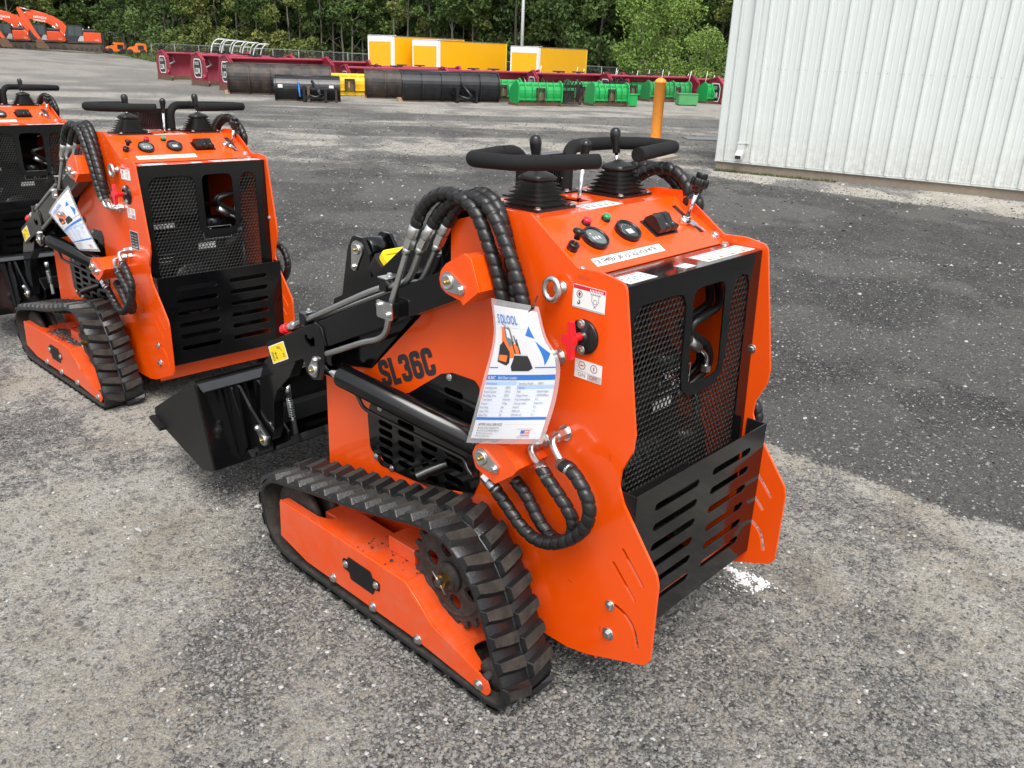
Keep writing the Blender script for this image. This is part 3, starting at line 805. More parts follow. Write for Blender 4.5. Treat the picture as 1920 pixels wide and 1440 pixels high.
def build_arms(root):
    for k in (1,-1):
        # orange pivot brackets
        o = MB(); o.prism(rnd([(.524,1.112),(.518,1.135),(.500,1.155),(.436,1.192),(.416,1.184),(.383,1.105),(.437,1.060),(.442,1.070),(.500,1.080),(.518,1.092)], [.01,.012,.012,.004,.008,.004,.002,.004,.012,.012]), -.441*k, -.433*k, 'orange', 'x')
        o.prism([(.455,1.184),(.416,1.184),(.383,1.105),(.437,1.062),(.455,1.068)], -.433*k, -.331*k, 'orange', 'x')
        o.tube([(-.434*k,.45,1.182),(-.434*k,.418,1.180),(-.434*k,.386,1.106),(-.434*k,.437,1.066)], .0045, 'orange', 8)
        o.tube(cat_rom([(-.334*k,.46+.001*i*0,1.186) if i == 0 else (-.334*k,.412,1.186) for i in range(2)], .004), .005, 'orange', 8, rf=lambda L, a: .005+.0012*math.sin(L*900+a))
        o.tube([(-.334*k,.46,1.186),(-.334*k,.412,1.186),(-.334*k,.381,1.104),(-.334*k,.437,1.058)], .0055, 'orange', 8)
        bo = o.build('arm_bracket', root, .0015)
        p = MB(); keeper(p, -.441, .487, 1.112, .442, 1.101, k); p.build('pivot_pin', bo)
        o = MB(); o.prism(rnd([(.376,.700),(.388,.672),(.374,.636),(.340,.626),(.302,.616),(.241,.663),(.226,.683),(.278,.731),(.345,.722)], [.012,.02,.012,.008,.003,.004,.006,.008,.018]), -.447*k, -.439*k, 'orange', 'x')
        o.prism([(.318,.724),(.278,.729),(.228,.683),(.243,.664),(.304,.620),(.318,.622)], -.439*k, -.331*k, 'orange', 'x')
        o.tube([(-.44*k,.30,.727),(-.44*k,.231,.684),(-.44*k,.302,.621)], .004, 'orange', 8)
        bo = o.build('cylinder_bracket', root, .0015)
        p = MB(); keeper(p, -.447, .349, .675, .302, .661, k); p.build('pivot_pin', bo)
        # arm beam
        a = MB()
        a.prism([(.540,1.128),(1.160,.834),(1.172,.80),(1.10,.772),(1.075,.782),(.500,1.055),(.470,1.09),(.49,1.13)], -.400*k, -.345*k, 'black', 'x')
        EP = rnd([(1.448,.697),(1.150,.838),(1.122,.832),(1.100,.775),(1.104,.694),(1.128,.652),(1.172,.641),(1.205,.655),(1.223,.701),(1.407,.617)], [.008,.01,.01,.01,.02,.02,.02,.02,.01,.006])
        hook = rnd([(1.205,.765),(1.208,.785),(1.190,.790),(1.192,.778),(1.172,.780),(1.160,.792),(1.150,.785),(1.152,.762),(1.175,.752)], .005)
        a.prism(EP, -.408*k, -.400*k, 'black', 'x', [hook]); a.prism(EP, -.345*k, -.337*k, 'black', 'x')
        a.prism([(1.44,.695),(1.18,.818),(1.17,.80),(1.43,.68)], -.400*k, -.345*k, 'black', 'x')
        a.prism([(1.40,.63),(1.23,.70),(1.235,.71),(1.405,.64)], -.400*k, -.345*k, 'black', 'x')
        a.tube([(-.402*k,1.15,.838),(-.402*k,1.118,.83),(-.402*k,1.10,.775)], .005, 'black', 8)
        ao = a.build('lift_arm', root, .0015)
        n = MB(); n.prism(rnd([(1.28,.69),(1.34,.598),(1.426,.525),(1.455,.468),(1.466,.36),(1.490,.306),(1.535,.30),(1.556,.335),(1.548,.43),(1.54,.53),(1.50,.61),(1.43,.67)], [0,.03,.03,.03,.02,.02,.02,.02,.03,.03,.02,.01]), -.392*k, -.352*k, 'black', 'x')
        n.build('arm_leg', ao, .002)
        p = MB(); keeper(p, -.408, 1.162, .678, 1.148, .716, k, .024, .013); p.build('pivot_pin', ao)
        if k == 1:
            f = frame((-.4085,1.437,.690), (0,-.90,.41), (0,-.41,-.91))
            f = frame((-.4085,1.409,.632), (0,-.90,.42), (0,.42,.90))
            s = MB(); s.prism(rrect(0,.108,-.002,.060,.003), 0, .0006, 'white', 'z', mtx=f); s.prism(rrect(.003,.105,.001,.057,.002), .0006, .0009, 'yellow', 'z', mtx=f)
            for i in range(7): s.box((.010,.008+i*.0045,.0009),(.024,.010+i*.0045,.0012),'ink',f)
            s.box((.036,.012,.0009),(.039,.030,.0012),'ink',f); s.prism([(.031,.016),(.044,.016),(.0375,.008)], .0009, .0012, 'ink', 'z', mtx=f); s.prism([(.031,.027),(.044,.027),(.0375,.035)], .0009, .0012, 'ink', 'z', mtx=f)
            for p_, q_ in [((.055,.050),(.075,.044)),((.075,.044),(.080,.030)),((.055,.050),(.058,.042)),((.058,.042),(.072,.041)),((.084,.022),(.090,.020)),((.084,.022),(.084,.010)),((.084,.010),(.094,.008)),((.090,.020),(.096,.012))]:
                p__, q__ = Vector(p_), Vector(q_); d = (q__-p__).normalized(); w = Vector((-d.y, d.x))*.0009
                s.prism([tuple(p__+w), tuple(p__-w), tuple(q__-w), tuple(q__+w)], .0009, .0012, 'ink', 'z', mtx=f)
            s.build('crush_warning_sticker', ao)
        # lift cylinder
        c = MB()
        A, B = Vector((-.390*k,1.030,.690)), Vector((-.390*k,.380,.668)); d = (B-A).normalized()
        c.lathe([(.034,0),(.0375,.002),(.0375,.012),(.0365,.014),(.0365,.64)], 'black', A, d, 32)
        c.lathe([(.030,.64),(.030,.66)], 'black', A, d, 24)
        c.lathe([(.026,-.012),(.026,.0),(.02,.0)], 'zinc', A, d, 24); 
        co = c.build('lift_cylinder', root)
        MB().lathe([(.017,0),(.017,.10)], 'chrome', (-.390*k,1.115,.688), (0,-1,0), 20).lathe([(.030,-.02),(.030,.02)], 'black', (-.390*k,1.165,.680), (1,0,0), 20).build('piston_rod', co)
        MB().lathe([(.032,-.022),(.032,.022)], 'black', (-.390*k,.349,.675), (1,0,0), 20).build('cylinder_eye', co)
        # black steel line along the cylinder
        t = MB().tube(cat_rom([(-.385*k,.985,.660),(-.385*k,.960,.636),(-.385*k,.937,.612),(-.385*k,.885,.606),(-.387*k,.677,.603),(-.39*k,.500,.604),(-.395*k,.470,.603),(-.40*k,.452,.585),(-.40*k,.430,.570)], .01), .0065, 'plastic', 10)
        t.build('cylinder_line', co)
        # zinc tubes on the arm, with clamp and fittings
        T = MB()
        ends = [((-.385,.708,1.160),(-.40,.757,.995)), ((-.372,.668,1.165),(-.362,.745,1.035)), ((-.355,.620,1.180),(-.345,.715,1.045))]
        T.tube([tuple(Vector((p[0]*k,p[1],p[2]))) for p in cat_rom([(-.385,.708,1.160),(-.408,.760,.990),(-.414,.768,.940),(-.414,.780,.902),(-.414,.815,.872),(-.412,.89,.842),(-.408,.99,.797),(-.405,1.09,.752)], .012)], .0088, 'steel', 12)
        T.tube([tuple(Vector((p[0]*k,p[1],p[2]))) for p in cat_rom([(-.372,.668,1.165),(-.372,.715,1.075),(-.375,.745,1.045),(-.382,.80,1.025),(-.384,.90,.985),(-.386,1.171,.853),(-.386,1.30,.792)], .012)], .0100, 'steel', 12)
        T.tube([tuple(Vector((p[0]*k,p[1],p[2]))) for p in cat_rom([(-.355,.620,1.180),(-.352,.690,1.065),(-.352,.73,1.045),(-.354,.80,1.012),(-.356,1.171,.845),(-.356,1.28,.795)], .012)], .0088, 'steel', 12)
        to = T.build('hydraulic_tube', ao)
        cl = MB(); cl.prism(rrect(.735,.79,.950,.995,.006), -.428*k, -.40*k, 'plastic', 'x')
        cl.prism(rrect(.728,.796,.948,.998,.008), -.433*k, -.428*k, 'zinc', 'x')
        cl.bolt((-.433*k,.782,.985), (-k,0,0), .007); cl.bolt((-.433*k,.745,.964), (-k,0,0), .007)
        cl.build('tube_clamp', ao, .001); cl = MB()
        cl.box((min(-.40*k,-.345*k),.795,1.012),(max(-.40*k,-.345*k),.825,1.048),'plastic'); cl.box((min(-.402*k,-.343*k),.792,1.048),(max(-.402*k,-.343*k),.828,1.052),'zinc')
        cl.bolt((-.372*k,.81,1.052), (0,0,1), .008)
        cl.build('tube_clamp', ao, .001); cl = MB()
        cl.box((min(-.40*k,-.345*k),1.215,.812),(max(-.40*k,-.345*k),1.245,.85),'plastic'); cl.bolt((-.372*k,1.23,.85), (0,0,1), .007)
        cl.build('tube_clamp', ao, .001)
        # capped couplers at the arm tip
        q = MB(); 
        for xx in (-.386,-.356):
            d = Vector((0,.90,-.43))
            q.lathe([(.015,0),(.015,.022)], 'zinc', (xx*k,1.29,.796), d, 6, False); q.lathe([(.012,.022),(.012,.05)], 'zinc', (xx*k,1.29,.796), d, 16)
        qo = q.build('coupler', ao)
        cpz = MB()
        for xx in (-.388,-.354):
            cpz.lathe([(.015,.05),(.017,.052),(.017,.058),(.0145,.060),(.0145,.066),(.017,.068),(.0165,.080),(.011,.092),(.004,.096)], 'red', (xx*k,1.29,.796), Vector((0,.90,-.43)), 18)
        cpz.build('red_dust_cap', qo)
        # upper hoses
        for xo, E0, P in ((0, (-.385,.708,1.160), [(-.383,.696,1.185),(-.380,.684,1.216),(-.380,.661,1.259),(-.380,.617,1.297),(-.380,.563,1.315),(-.380,.505,1.308),(-.380,.458,1.283),(-.380,.430,1.245),(-.380,.409,1.205),(-.379,.388,1.160),(-.378,.372,1.118),(-.375,.355,1.06),(-.372,.33,1.00)]),
                          (1, (-.372,.668,1.165), [(-.370,.652,1.195),(-.367,.634,1.223),(-.366,.600,1.264),(-.366,.548,1.300),(-.366,.492,1.315),(-.368,.440,1.306),(-.370,.400,1.275),(-.372,.367,1.232),(-.375,.334,1.180),(-.376,.310,1.135),(-.377,.290,1.085),(-.374,.285,1.03),(-.370,.280,1.00)]),
                          (2, (-.355,.620,1.180), [(-.352,.604,1.205),(-.350,.596,1.23),(-.349,.560,1.278),(-.348,.510,1.312),(-.347,.462,1.322),(-.348,.420,1.303),(-.349,.394,1.262),(-.350,.374,1.213),(-.350,.360,1.163),(-.351,.350,1.115),(-.352,.342,1.07),(-.352,.31,1.01)])):
            if k == -1: P = [(p[0]+.012, p[1]-(.055+.04*min(1, max(0, (.65-p[1])/.3)))*sm1((p[2]-1.15)/.1), p[2]+.026*sm1((p[2]-1.17)/.1)) for p in P]
            ho = hose_mb([(p[0]*k, p[1], p[2]) for p in P[1:]], .0175, flip=k).build('upper_hose', root)
            a0, a1 = Vector((E0[0]*k,E0[1],E0[2])), Vector((P[1][0]*k,P[1][1],P[1][2]))
            d = (a1-a0).normalized(); F = MB()
            F.lathe([(.0125,-.028),(.0125,-.008)], 'zinc', a0, d, 16); F.lathe([(.0165,-.008),(.0165,.022)], 'zinc', a0, d, 6, False); F.lathe([(.013,.022),(.0165,.026),(.0165,.070)], 'zinc', a0, d, 20)
            F.build('hose_fitting', ho); F = MB()
            e0 = Vector((P[-1][0]*k,P[-1][1],P[-1][2]))
            y1 = {0:.265,1:.205,2:.236}[xo]; z1 = {0:.962,1:.962,2:.958}[xo]
            F.tube([e0+Vector((0,.012,.022)), e0+Vector((0,-.008,-.016))], .0165, 'zinc', 18)
            F.tube(cat_rom([tuple(e0+Vector((0,-.006,-.012))), (e0.x,e0.y-.03,.965), (e0.x*.99,(e0.y+y1)/2,z1-.003), (-.362*k,y1+.012,z1), (-.345*k,y1,z1)], .008), .0085, 'zinc', 12)
            F.lathe([(.014,0),(.014,.018)], 'zinc', (-.331*k,y1,z1), (-k,0,0), 6, False)
            F.lathe([(.019,0),(.019,.004)], 'zinc', (-.331*k,y1,z1), (-k,0,0), 20)
            F.build('hose_fitting', ho)
        # lower hoses looping below the cylinder bracket
        LH = [((.172,.770), [(-.400,.120,.722),(-.405,.092,.741-.02),(-.410,.056,.700),(-.410,.030,.665),(-.410,.023,.625),(-.410,.038,.580),(-.410,.082,.532),(-.408,.140,.495),(-.405,.195,.483),(-.402,.245,.496),(-.400,.300,.532),(-.398,.352,.568)]),
              ((.242,.725), [(-.400,.190,.690),(-.402,.165,.668),(-.402,.130,.640),(-.400,.098,.610),(-.396,.080,.575),(-.388,.090,.530),(-.380,.125,.496),(-.372,.170,.490),(-.368,.215,.515),(-.366,.262,.565),(-.364,.310,.594)])]
        for i, ((py, pz), P) in enumerate(LH):
            ho = hose_mb([(p[0]*k,p[1],p[2]) for p in P], .0172, flip=k).build('lower_hose', root)
            F = MB()
            F.lathe([(.021,0),(.021,.005)], 'zinc', (-.331*k,py,pz), (-k,0,0), 20); F.lathe([(.0155,.005),(.0155,.036)], 'zinc', (-.331*k,py,pz), (-k,0,0), 6, False)
            e0 = Vector((P[0][0]*k,P[0][1],P[0][2])); e1 = Vector((P[1][0]*k,P[1][1],P[1][2])); d = (e1-e0).normalized()
            F.tube(cat_rom([(-.362*k,py,pz),(-.385*k,py-.004,pz-.003),(-.394*k,py-.016,pz-.016),tuple(e0)], .007), .009, 'zinc', 12)
            F.lathe([(.0165,-.012),(.0165,.030)], 'zinc', e0, d, 20)
            if i == 0:
                F.build('hose_fitting', ho); F = MB()
                e = Vector((-.398*k,.352,.568)); d = Vector((0,.78,.40)).normalized()
                F.lathe([(.0165,-.014),(.0165,.022)], 'zinc', e, d, 20); F.lathe([(.0155,.022),(.0155,.044)], 'zinc', e, d, 6, False)
            F.build('hose_fitting', ho)
        # exhaust stub and bracket at the grille
        if k == 1:
            e = MB(); e.tube([(-.335,.610,.52),(-.385,.640,.500),(-.412,.655,.488)], .0165, 'plastic', 20, caps=False); e.tube([(-.37,.632,.506),(-.4115,.655,.488)], .0145, 'brass', 20)
            e.build('exhaust_stub', root)
    # tilt linkage standing on the quick-attach frame in the middle
    for xx in (-.065,.055):
        l = MB(); l.prism(rnd([(1.300,.985),(1.335,1.035),(1.395,1.035),(1.425,.985),(1.47,.80),(1.60,.56),(1.60,.50),(1.30,.50),(1.28,.62),(1.285,.80)], [.02,.02,.03,.02,.03,.02,0,0,.02,.03]), xx-.006, xx+.006, 'black', 'x')
        lo = l.build('tilt_link', root, .0015)
        if xx < 0:
            p = MB(); keeper(p, xx-.006, 1.365, .990, 1.385, .925, 1, .031, .015); p.build('pivot_pin', lo)
    l = MB(); l.lathe([(.036,-.035),(.041,-.030),(.041,.030),(.036,.035)], 'black', (-.005,1.362,.988), (1,0,0), 26); l.lathe([(.022,-.06),(.022,.06)], 'black', (-.005,1.362,.988), (1,0,0), 18)
    l.tube([(-.005,1.36,.96),(-.005,1.30,.80)], .022, 'chrome', 16); l.tube([(-.005,1.315,.84),(-.005,1.18,.36)], .036, 'black', 20)
    l.build('tilt_cylinder', root)
    # cross tube between the arms
    MB().tube([(-.352,1.44,.60),(.352,1.44,.60)], .022, 'chrome', 16).build('cross_tube', root)

def build_bucket(root):
    SP = [(1.739,.502),(2.10,.289),(2.106,.262),(2.026,.218),(1.742,.146),(1.652,.172)]
    b = MB()
    for k in (1,-1):
        b.prism(rnd(SP, [.012,.01,.006,.01,.02,.006]), -.545*k, -.537*k, 'blackmatt', 'x')
    b.prism([(1.652,.172),(1.658,.178),(1.745,.495),(1.739,.502)], -.537, .537, 'black', 'x')
    b.prism([(1.652,.172),(1.742,.146),(2.05,.222),(2.048,.230),(1.742,.156),(1.658,.180)], -.537, .537, 'blackmatt', 'x')
    b.prism([(1.742,.497),(1.682,.478),(1.684,.472),(1.744,.490)], -.535, .535, 'cover', 'x')
    b.prism([(1.738,.507),(1.745,.495),(1.80,.475),(1.80,.482)], -.537, .537, 'blackmatt', 'x')
    bo = b.build('bucket', root, .0015)
    c = MB(); c.prism([(2.03,.214),(2.118,.240),(2.118,.252),(2.03,.228)], -.566, .566, 'blackmatt', 'x'); c.build('cutting_edge', bo, .001)
    q = MB()
    for x in (-.43,-.405,-.325,-.30,.30,.325,.405,.43):
        big = x in (-.405,-.325,.325,.405)
        ear = [(1.70,.475),(1.66,.47),(1.60,.41),(1.53,.36),(1.475,.325),(1.475,.29),(1.51,.268),(1.60,.22),(1.665,.19)] if big else [(1.70,.475),(1.675,.47),(1.63,.38),(1.60,.25),(1.65,.19)]
        q.prism(rnd(ear, .015), x-.005, x+.005, 'black', 'x')
    q.prism([(1.60,.24),(1.665,.19),(1.64,.18),(1.57,.22)], -.43, .43, 'black', 'x')
    q.prism([(1.60,.30),(1.62,.36),(1.66,.36),(1.64,.30)], -.30, .30, 'blackmatt', 'x')
    qo = q.build('quick_attach_frame', root, .001)
    for k in (1,-1):
        p = MB(); keeper(p, -.411, 1.505, .312, 1.545, .345, k, .024, .013); p.build('pivot_pin', qo)
        s = MB(); P = [Vector((-.27*k,1.56,.46)), Vector((-.27*k,1.53,.29))]; d = (P[1]-P[0]).normalized()
        s.tube([P[0], P[0]+d*.17], .006, 'chrome', 12); s.lathe([(.011,-.01),(.011,.035)], 'zinc', P[0], d, 14); s.lathe([(.013,.125),(.013,.18)], 'zinc', P[0], d, 6, False)
        hel = [P[0]+d*(.04+.075*i/96)+Vector((math.cos(i*2*PI/12),0,0))*.0105+Vector((0,.99,0))*.0105*math.sin(i*2*PI/12) for i in range(97)]
        s.tube(hel, .0022, 'zinc', 6); s.build('locking_pin', qo)

def build_track(root, k):
    IN = [(1.200,.300),(1.120,.317),(1.015,.339),(.862,.366),(.722,.394),(.591,.424),(.510,.444),(.450,.452),(.400,.449),(.351,.426),(.314,.397),(.278,.352),(.249,.297),(.227,.250),(.197,.177),(.174,.130),(.158,.085),(.164,.055),(.195,.042),(.30,.042),(.60,.042),(.90,.042),(1.10,.042),(1.180,.045),(1.225,.064),(1.272,.103),(1.292,.160),(1.297,.215),(1.275,.262),(1.240,.288)]
    P = [Vector((p.x, p.y)) for p in cat_rom([(a, b, 0) for a, b in IN], .0149, True)]
    n = len(P); nr = []; 
    for i in range(n):
        t = (P[(i+1) % n]-P[i-1]).normalized(); nr.append(Vector((t.y, -t.x)))
    cum = [0.0]
    for i in range(n): cum.append(cum[-1]+(P[(i+1) % n]-P[i]).length)
    tot = cum[-1]
    def at(s):
        s %= tot; i = int(np.searchsorted(cum, s, 'right')-1) % n
        t = (s-cum[i])/max(1e-9, cum[i+1]-cum[i]); j = (i+1) % n
        nn = nr[i].lerp(nr[j], t).normalized()
        return P[i].lerp(P[j], t), nn, Vector((-nn.y, nn.x))
    b = MB(); x0, x1 = -.555, -.365; th = .018
    prof = [(x0+.004,0,'rubber_dusty'),(x0,.006,'rubber'),(x0,.012,'rubber'),(x0+.008,th,'rubber'),(-.466,th,'rubber'),(-.460,th-.006,'rubber'),(-.454,th,'rubber'),(x1-.008,th,'rubber'),(x1,.012,'rubber'),(x1,.006,'rubber'),(x1-.004,0,'rubber_dusty')]
    vs = []; fs = []; N = len(prof)
    for i in range(n):
        for (x, o, _) in prof:
            q = P[i]+nr[i]*o; vs.append((x*k, q.x, q.y))
    for i in range(n):
        j = (i+1) % n
        for a in range(N):
            c = (a+1) % N
            fs.append(((i*N+a, i*N+c, j*N+c, j*N+a), 'rubber_dusty' if a == N-1 else 'rubber'))
    b.add(vs, [f for f, m_ in fs if m_ == 'rubber'], 'rubber', True)
    b.add(vs, [f for f, m_ in fs if m_ != 'rubber'], 'rubber_dusty', True)
    cnt = int(round(tot/.0715)); pt = tot/cnt
    for i in range(cnt):
        for row in (0, 1):
            s0 = i*pt+(pt*.5 if row else 0)
            xa, xb = ((-.557,-.463) if row == 0 else (-.457,-.363))
            sk = .011 if row == 0 else -.011      # the lug sweeps forward to the middle
            def pnt(ds, x, h, sk_):
                q, nn, t = at(s0+sk_); w = q+nn*(th-.002+h)+t*ds
                return (x*k, w.x, w.y)
            hh = .0175
            wj = random.uniform(-.001,.001)
            LB = []; LT = []
            xs = [xa, xa*.45+xb*.55, xb]; sh = [-sk, 0.0, sk*.6]
            if row: xs = [xa, xa*.55+xb*.45, xb]; sh = [-sk*.6, 0.0, sk]
            W = [.017,.021,.022] if row == 0 else [.022,.021,.017]
            for x, s_, w_ in zip(xs, sh, W):
                LB.append([pnt(-w_-.004, x, 0, s_*1.0), pnt(w_+.005, x, 0, s_*1.0)])
                xt = x+(.006 if x == xa else -.006 if x == xb else 0)
                LT.append([pnt(-w_*.85, xt, hh+wj, s_), pnt(w_*.62, xt, hh+wj, s_)])
            v = []
            for q in range(3): v += LB[q]+LT[q]          # 4 per station: b0,b1,t0,t1
            top = [(2,3,7,6),(6,7,11,10)]
            sid = [(0,2,6,4),(4,6,10,8),(1,5,7,3),(5,9,11,7),(0,1,3,2),(8,10,11,9)]
            b.add(v, top, 'rubber_dusty'); b.add(v, sid, 'rubber')
        # inner guide block
        q, nn, t = at(i*pt); vs = []
        for ds, x, h in [(-.014,-.482,0),(.014,-.482,0),(.014,-.436,0),(-.014,-.436,0),(-.008,-.474,.026),(.008,-.474,.026),(.008,-.444,.026),(-.008,-.444,.026)]:
            w = q-nn*h+t*ds; vs.append((x*k, w.x, w.y))
        b.add(vs, [(4,5,6,7),(0,1,5,4),(1,2,6,5),(2,3,7,6),(3,0,4,7)], 'rubber_dusty')
    b.build('rubber_track', root, .003, seg=2)
    # frame
    f = MB()
    OP = rnd([(1.200,.238),(1.207,.100),(1.056,.066),(.511,.066),(.217,.044),(.203,.062),(.217,.092),(.437,.148),(.554,.236)], [.008,.006,.02,.02,.018,.018,.02,.03,.004])
    f.prism(OP, -.546*k, -.540*k, 'orange_dusty', 'x')
    f.prism([(1.19,.225),(1.19,.10),(1.05,.07),(.30,.07),(.30,.12),(.554,.225)], -.405*k, -.399*k, 'orange_dusty', 'x')
    def mir(poly): return [(x*k, y) for x, y in poly]
    f.prism(mir(rnd([(-.540,1.198),(-.512,1.198),(-.512,1.03),(-.495,.985),(-.455,.97),(-.425,1.0),(-.420,1.05),(-.400,1.05),(-.400,.554),(-.540,.554)], [0,.01,.03,.03,.03,.02,.01,0,0,0])), .230, .2362, 'orange_dusty', 'z')
    f.prism([(.556,.230),(.556,.2362),(.440,.1535),(.345,.118),(.345,.112),(.440,.1475)], -.539*k, -.404*k, 'orange_dusty', 'x')
    m = Matrix(((1,0,0,0),(0,1,0,.3455),(0,0,1,.1175),(0,0,0,1))) @ Matrix.Rotation(R(20), 4, 'X')
    f.prism(mir(rnd([(-.539,.0),(-.404,.0),(-.404,-.085),(-.425,-.085),(-.435,-.02),(-.49,-.015),(-.505,-.085),(-.539,-.085)], [0,0,.005,.01,.02,.02,.01,.005])), -.006, .0, 'orange_dusty', 'z', mtx=m)
    f.tube([(-.541*k,1.2,.2365),(-.541*k,.556,.2365),(-.541*k,.437,.148)], .0028, 'orange', 8)
    fo = f.build('track_frame', root, .0012)
    for p in [(.908,.077),(.705,.073),(.496,.071),(.246,.064)]: bolt(fo, (-.546*k, p[0], p[1]), (-k,0,0), .0105)
    cvr = rnd([(.845,.185),(.765,.190),(.672,.185),(.650,.155),(.672,.128),(.690,.125),(.780,.118),(.850,.125),(.862,.150)], .014)
    cv = rnd([(.822,.196),(.710,.196),(.702,.178),(.668,.176),(.668,.146),(.692,.142),(.700,.120),(.812,.120),(.818,.142),(.850,.146),(.850,.180),(.826,.184)], .008)
    co = MB().prism(cv, -.5485*k, -.5465*k, 'blackmatt', 'x').build('inspection_cover', fo, .0005)
    for p in [(.834,.164),(.684,.162)]: bolt(co, (-.5485*k, p[0], p[1]), (-k,0,0), .008)
    for y0, y1, z0, z1 in ((.60,.72,.235,.285),(.95,1.05,.20,.2295)):
        MB().box((min(-.47*k,-.331*k),y0,z0),(max(-.47*k,-.331*k),y1,z1),'orange_dusty').build('cross_member', fo, .003)
    # wheels
    pr = []
    for i in range(22):
        a = 2*PI*i/22
        for da, rr in ((-.09,.137),(-.045,.158),(.045,.158),(.09,.137)): pr.append((.433+rr*math.cos(a+da), .286+rr*math.sin(a+da)))
    hol = [circ(.433+.080*math.cos(a), .286+.080*math.sin(a), .023, 16) for a in [.3+2*PI*i/6 for i in range(6)]]
    s = MB(); s.prism(pr, -.478*k, -.466*k, 'iron', 'x', hol)
    s.lathe([(.112,0),(.116,.004),(.120,.004),(.124,0)], 'iron', (-.478*k,.433,.286), (-k,0,0), 40, cap=False)
    s.lathe([(.045,0),(.045,.012),(.034,.016),(.034,.020)], 'iron', (-.478*k,.433,.286), (-k,0,0), 28)
    s.lathe([(.060,-.012),(.06,-.10)], 'iron', (-.478*k,.433,.286), (-k,0,0), 28)
    so = s.build('drive_sprocket', root, .001)
    h = MB(); h.lathe([(.021,0),(.021,.020)], 'brass', (-.498*k,.433,.286), (-k,0,0), 6, False); h.lathe([(.010,.02),(.010,.034)], 'iron', (-.498*k,.433,.286), (-k,0,0), 12)
    h.tube([(-.524*k,.405,.262),(-.524*k,.458,.312)], .0025, 'zinc', 6); h.build('hub_nut', so)
    w = MB()
    for xx in (-.492,-.430): w.lathe([(.05,-.012),(.114,-.010),(.122,-.006),(.122,.010),(.114,.012),(.05,.014)], 'iron', (xx*k,1.163,.170), (1,0,0), 32)
    w.lathe([(.04,-.06),(.04,.06)], 'iron', (-.47*k,1.163,.170), (1,0,0), 20); w.build('front_idler', root)
    w = MB()
    for xx in (-.510,-.430): w.lathe([(.02,-.010),(.044,-.008),(.046,.008),(.02,.010)], 'iron', (xx*k,.225,.092), (1,0,0), 24)
    w.tube([(-.543*k,.232,.090),(-.40*k,.232,.090)], .012, 'iron', 14); w.build('rear_idler', root)
    for y in (.908,.705,.496,.62):
        if y == .62: continue
        w = MB()
        for xx in (-.518,-.428): w.lathe([(.02,-.014),(.034,-.012),(.036,.012),(.02,.014)], 'iron', (xx*k,y,.079), (1,0,0), 22)
        w.lathe([(.014,-.05),(.014,.05)], 'iron', (-.472*k,y,.079), (1,0,0), 12); w.build('track_roller', root)

def make_loader(label):
    root = thing('compact_loader', (0,0,0), label, 'track loader', 'stand-on track loaders in a line')
    build_sides(root); build_body(root); build_rear(root); build_engine(root); build_controls(root)
    build_arms(root); build_bucket(root); build_track(root, 1); build_track(root, -1)
    return root

loader = make_loader('nearest orange stand-on track loader, its black side lettering in full view')
l2 = copy_tree(loader)
l2['label'] = 'middle orange stand-on track loader, just behind the black bucket of the nearest one'
l2.location = (.109, 2.761, -.044); l2.rotation_euler = (R(-.88), R(.89), R(-.16))
l3 = copy_tree(loader)
l3['label'] = 'farthest orange stand-on track loader, cut off by the left edge'
l3.location = (.202, 5.502, -.086); l3.rotation_euler = (R(-.88), R(.89), R(2.62))
# serial plate only on the middle loader
sp = MB(); f = frame((-.3312,.160,.868), (0,-1,0), (0,0,1))
sp.prism(rrect(0,.088,-.088,0,.004), 0, .0006, 'lightgrey', 'z', mtx=f); sp.prism(rrect(.004,.084,-.084,-.004,.002), .0006, .0009, 'ink', 'z', mtx=f)
for i in range(5):
    for j in range(2): sp.box((.012+j*.036,-.022-i*.013,.0009),(.036+j*.034,-.019-i*.013,.0012),'lightgrey',f)
sp.build('serial_plate', l2)

def grit(parent, n, seed, x0, x1, y0, y1, z):
    g = random.Random(seed); b = MB()
    for i in range(n):
        cx_, cy_ = g.gauss(.5, .22), g.random()**.8
        if not 0 < cx_ < 1: continue
        x = x0+(x1-x0)*cx_; y = y0+(y1-y0)*cy_; s = g.uniform(.0015,.0065)*(1 if g.random() > .15 else 1.6)
        a = [g.uniform(.6,1.2)*s for _ in range(6)]
        b.add([(x+a[0],y,z+s*.3),(x,y+a[1],z+s*.3),(x-a[2],y,z+s*.3),(x,y-a[3],z+s*.3),(x+g.uniform(-.3,.3)*s,y,z+a[4]),(x,y,z-.001)], [(0,1,4),(1,2,4),(2,3,4),(3,0,4)], 'chip' if g.random() > .2 else 'chippale')
    o = b.build('loose_grit', parent); o['kind'] = 'stuff'
grit(l2, 900, 4, -.53, -.41, .56, .92, .2365)
grit(loader, 60, 5, -.535, -.405, .555, .80, .2365)
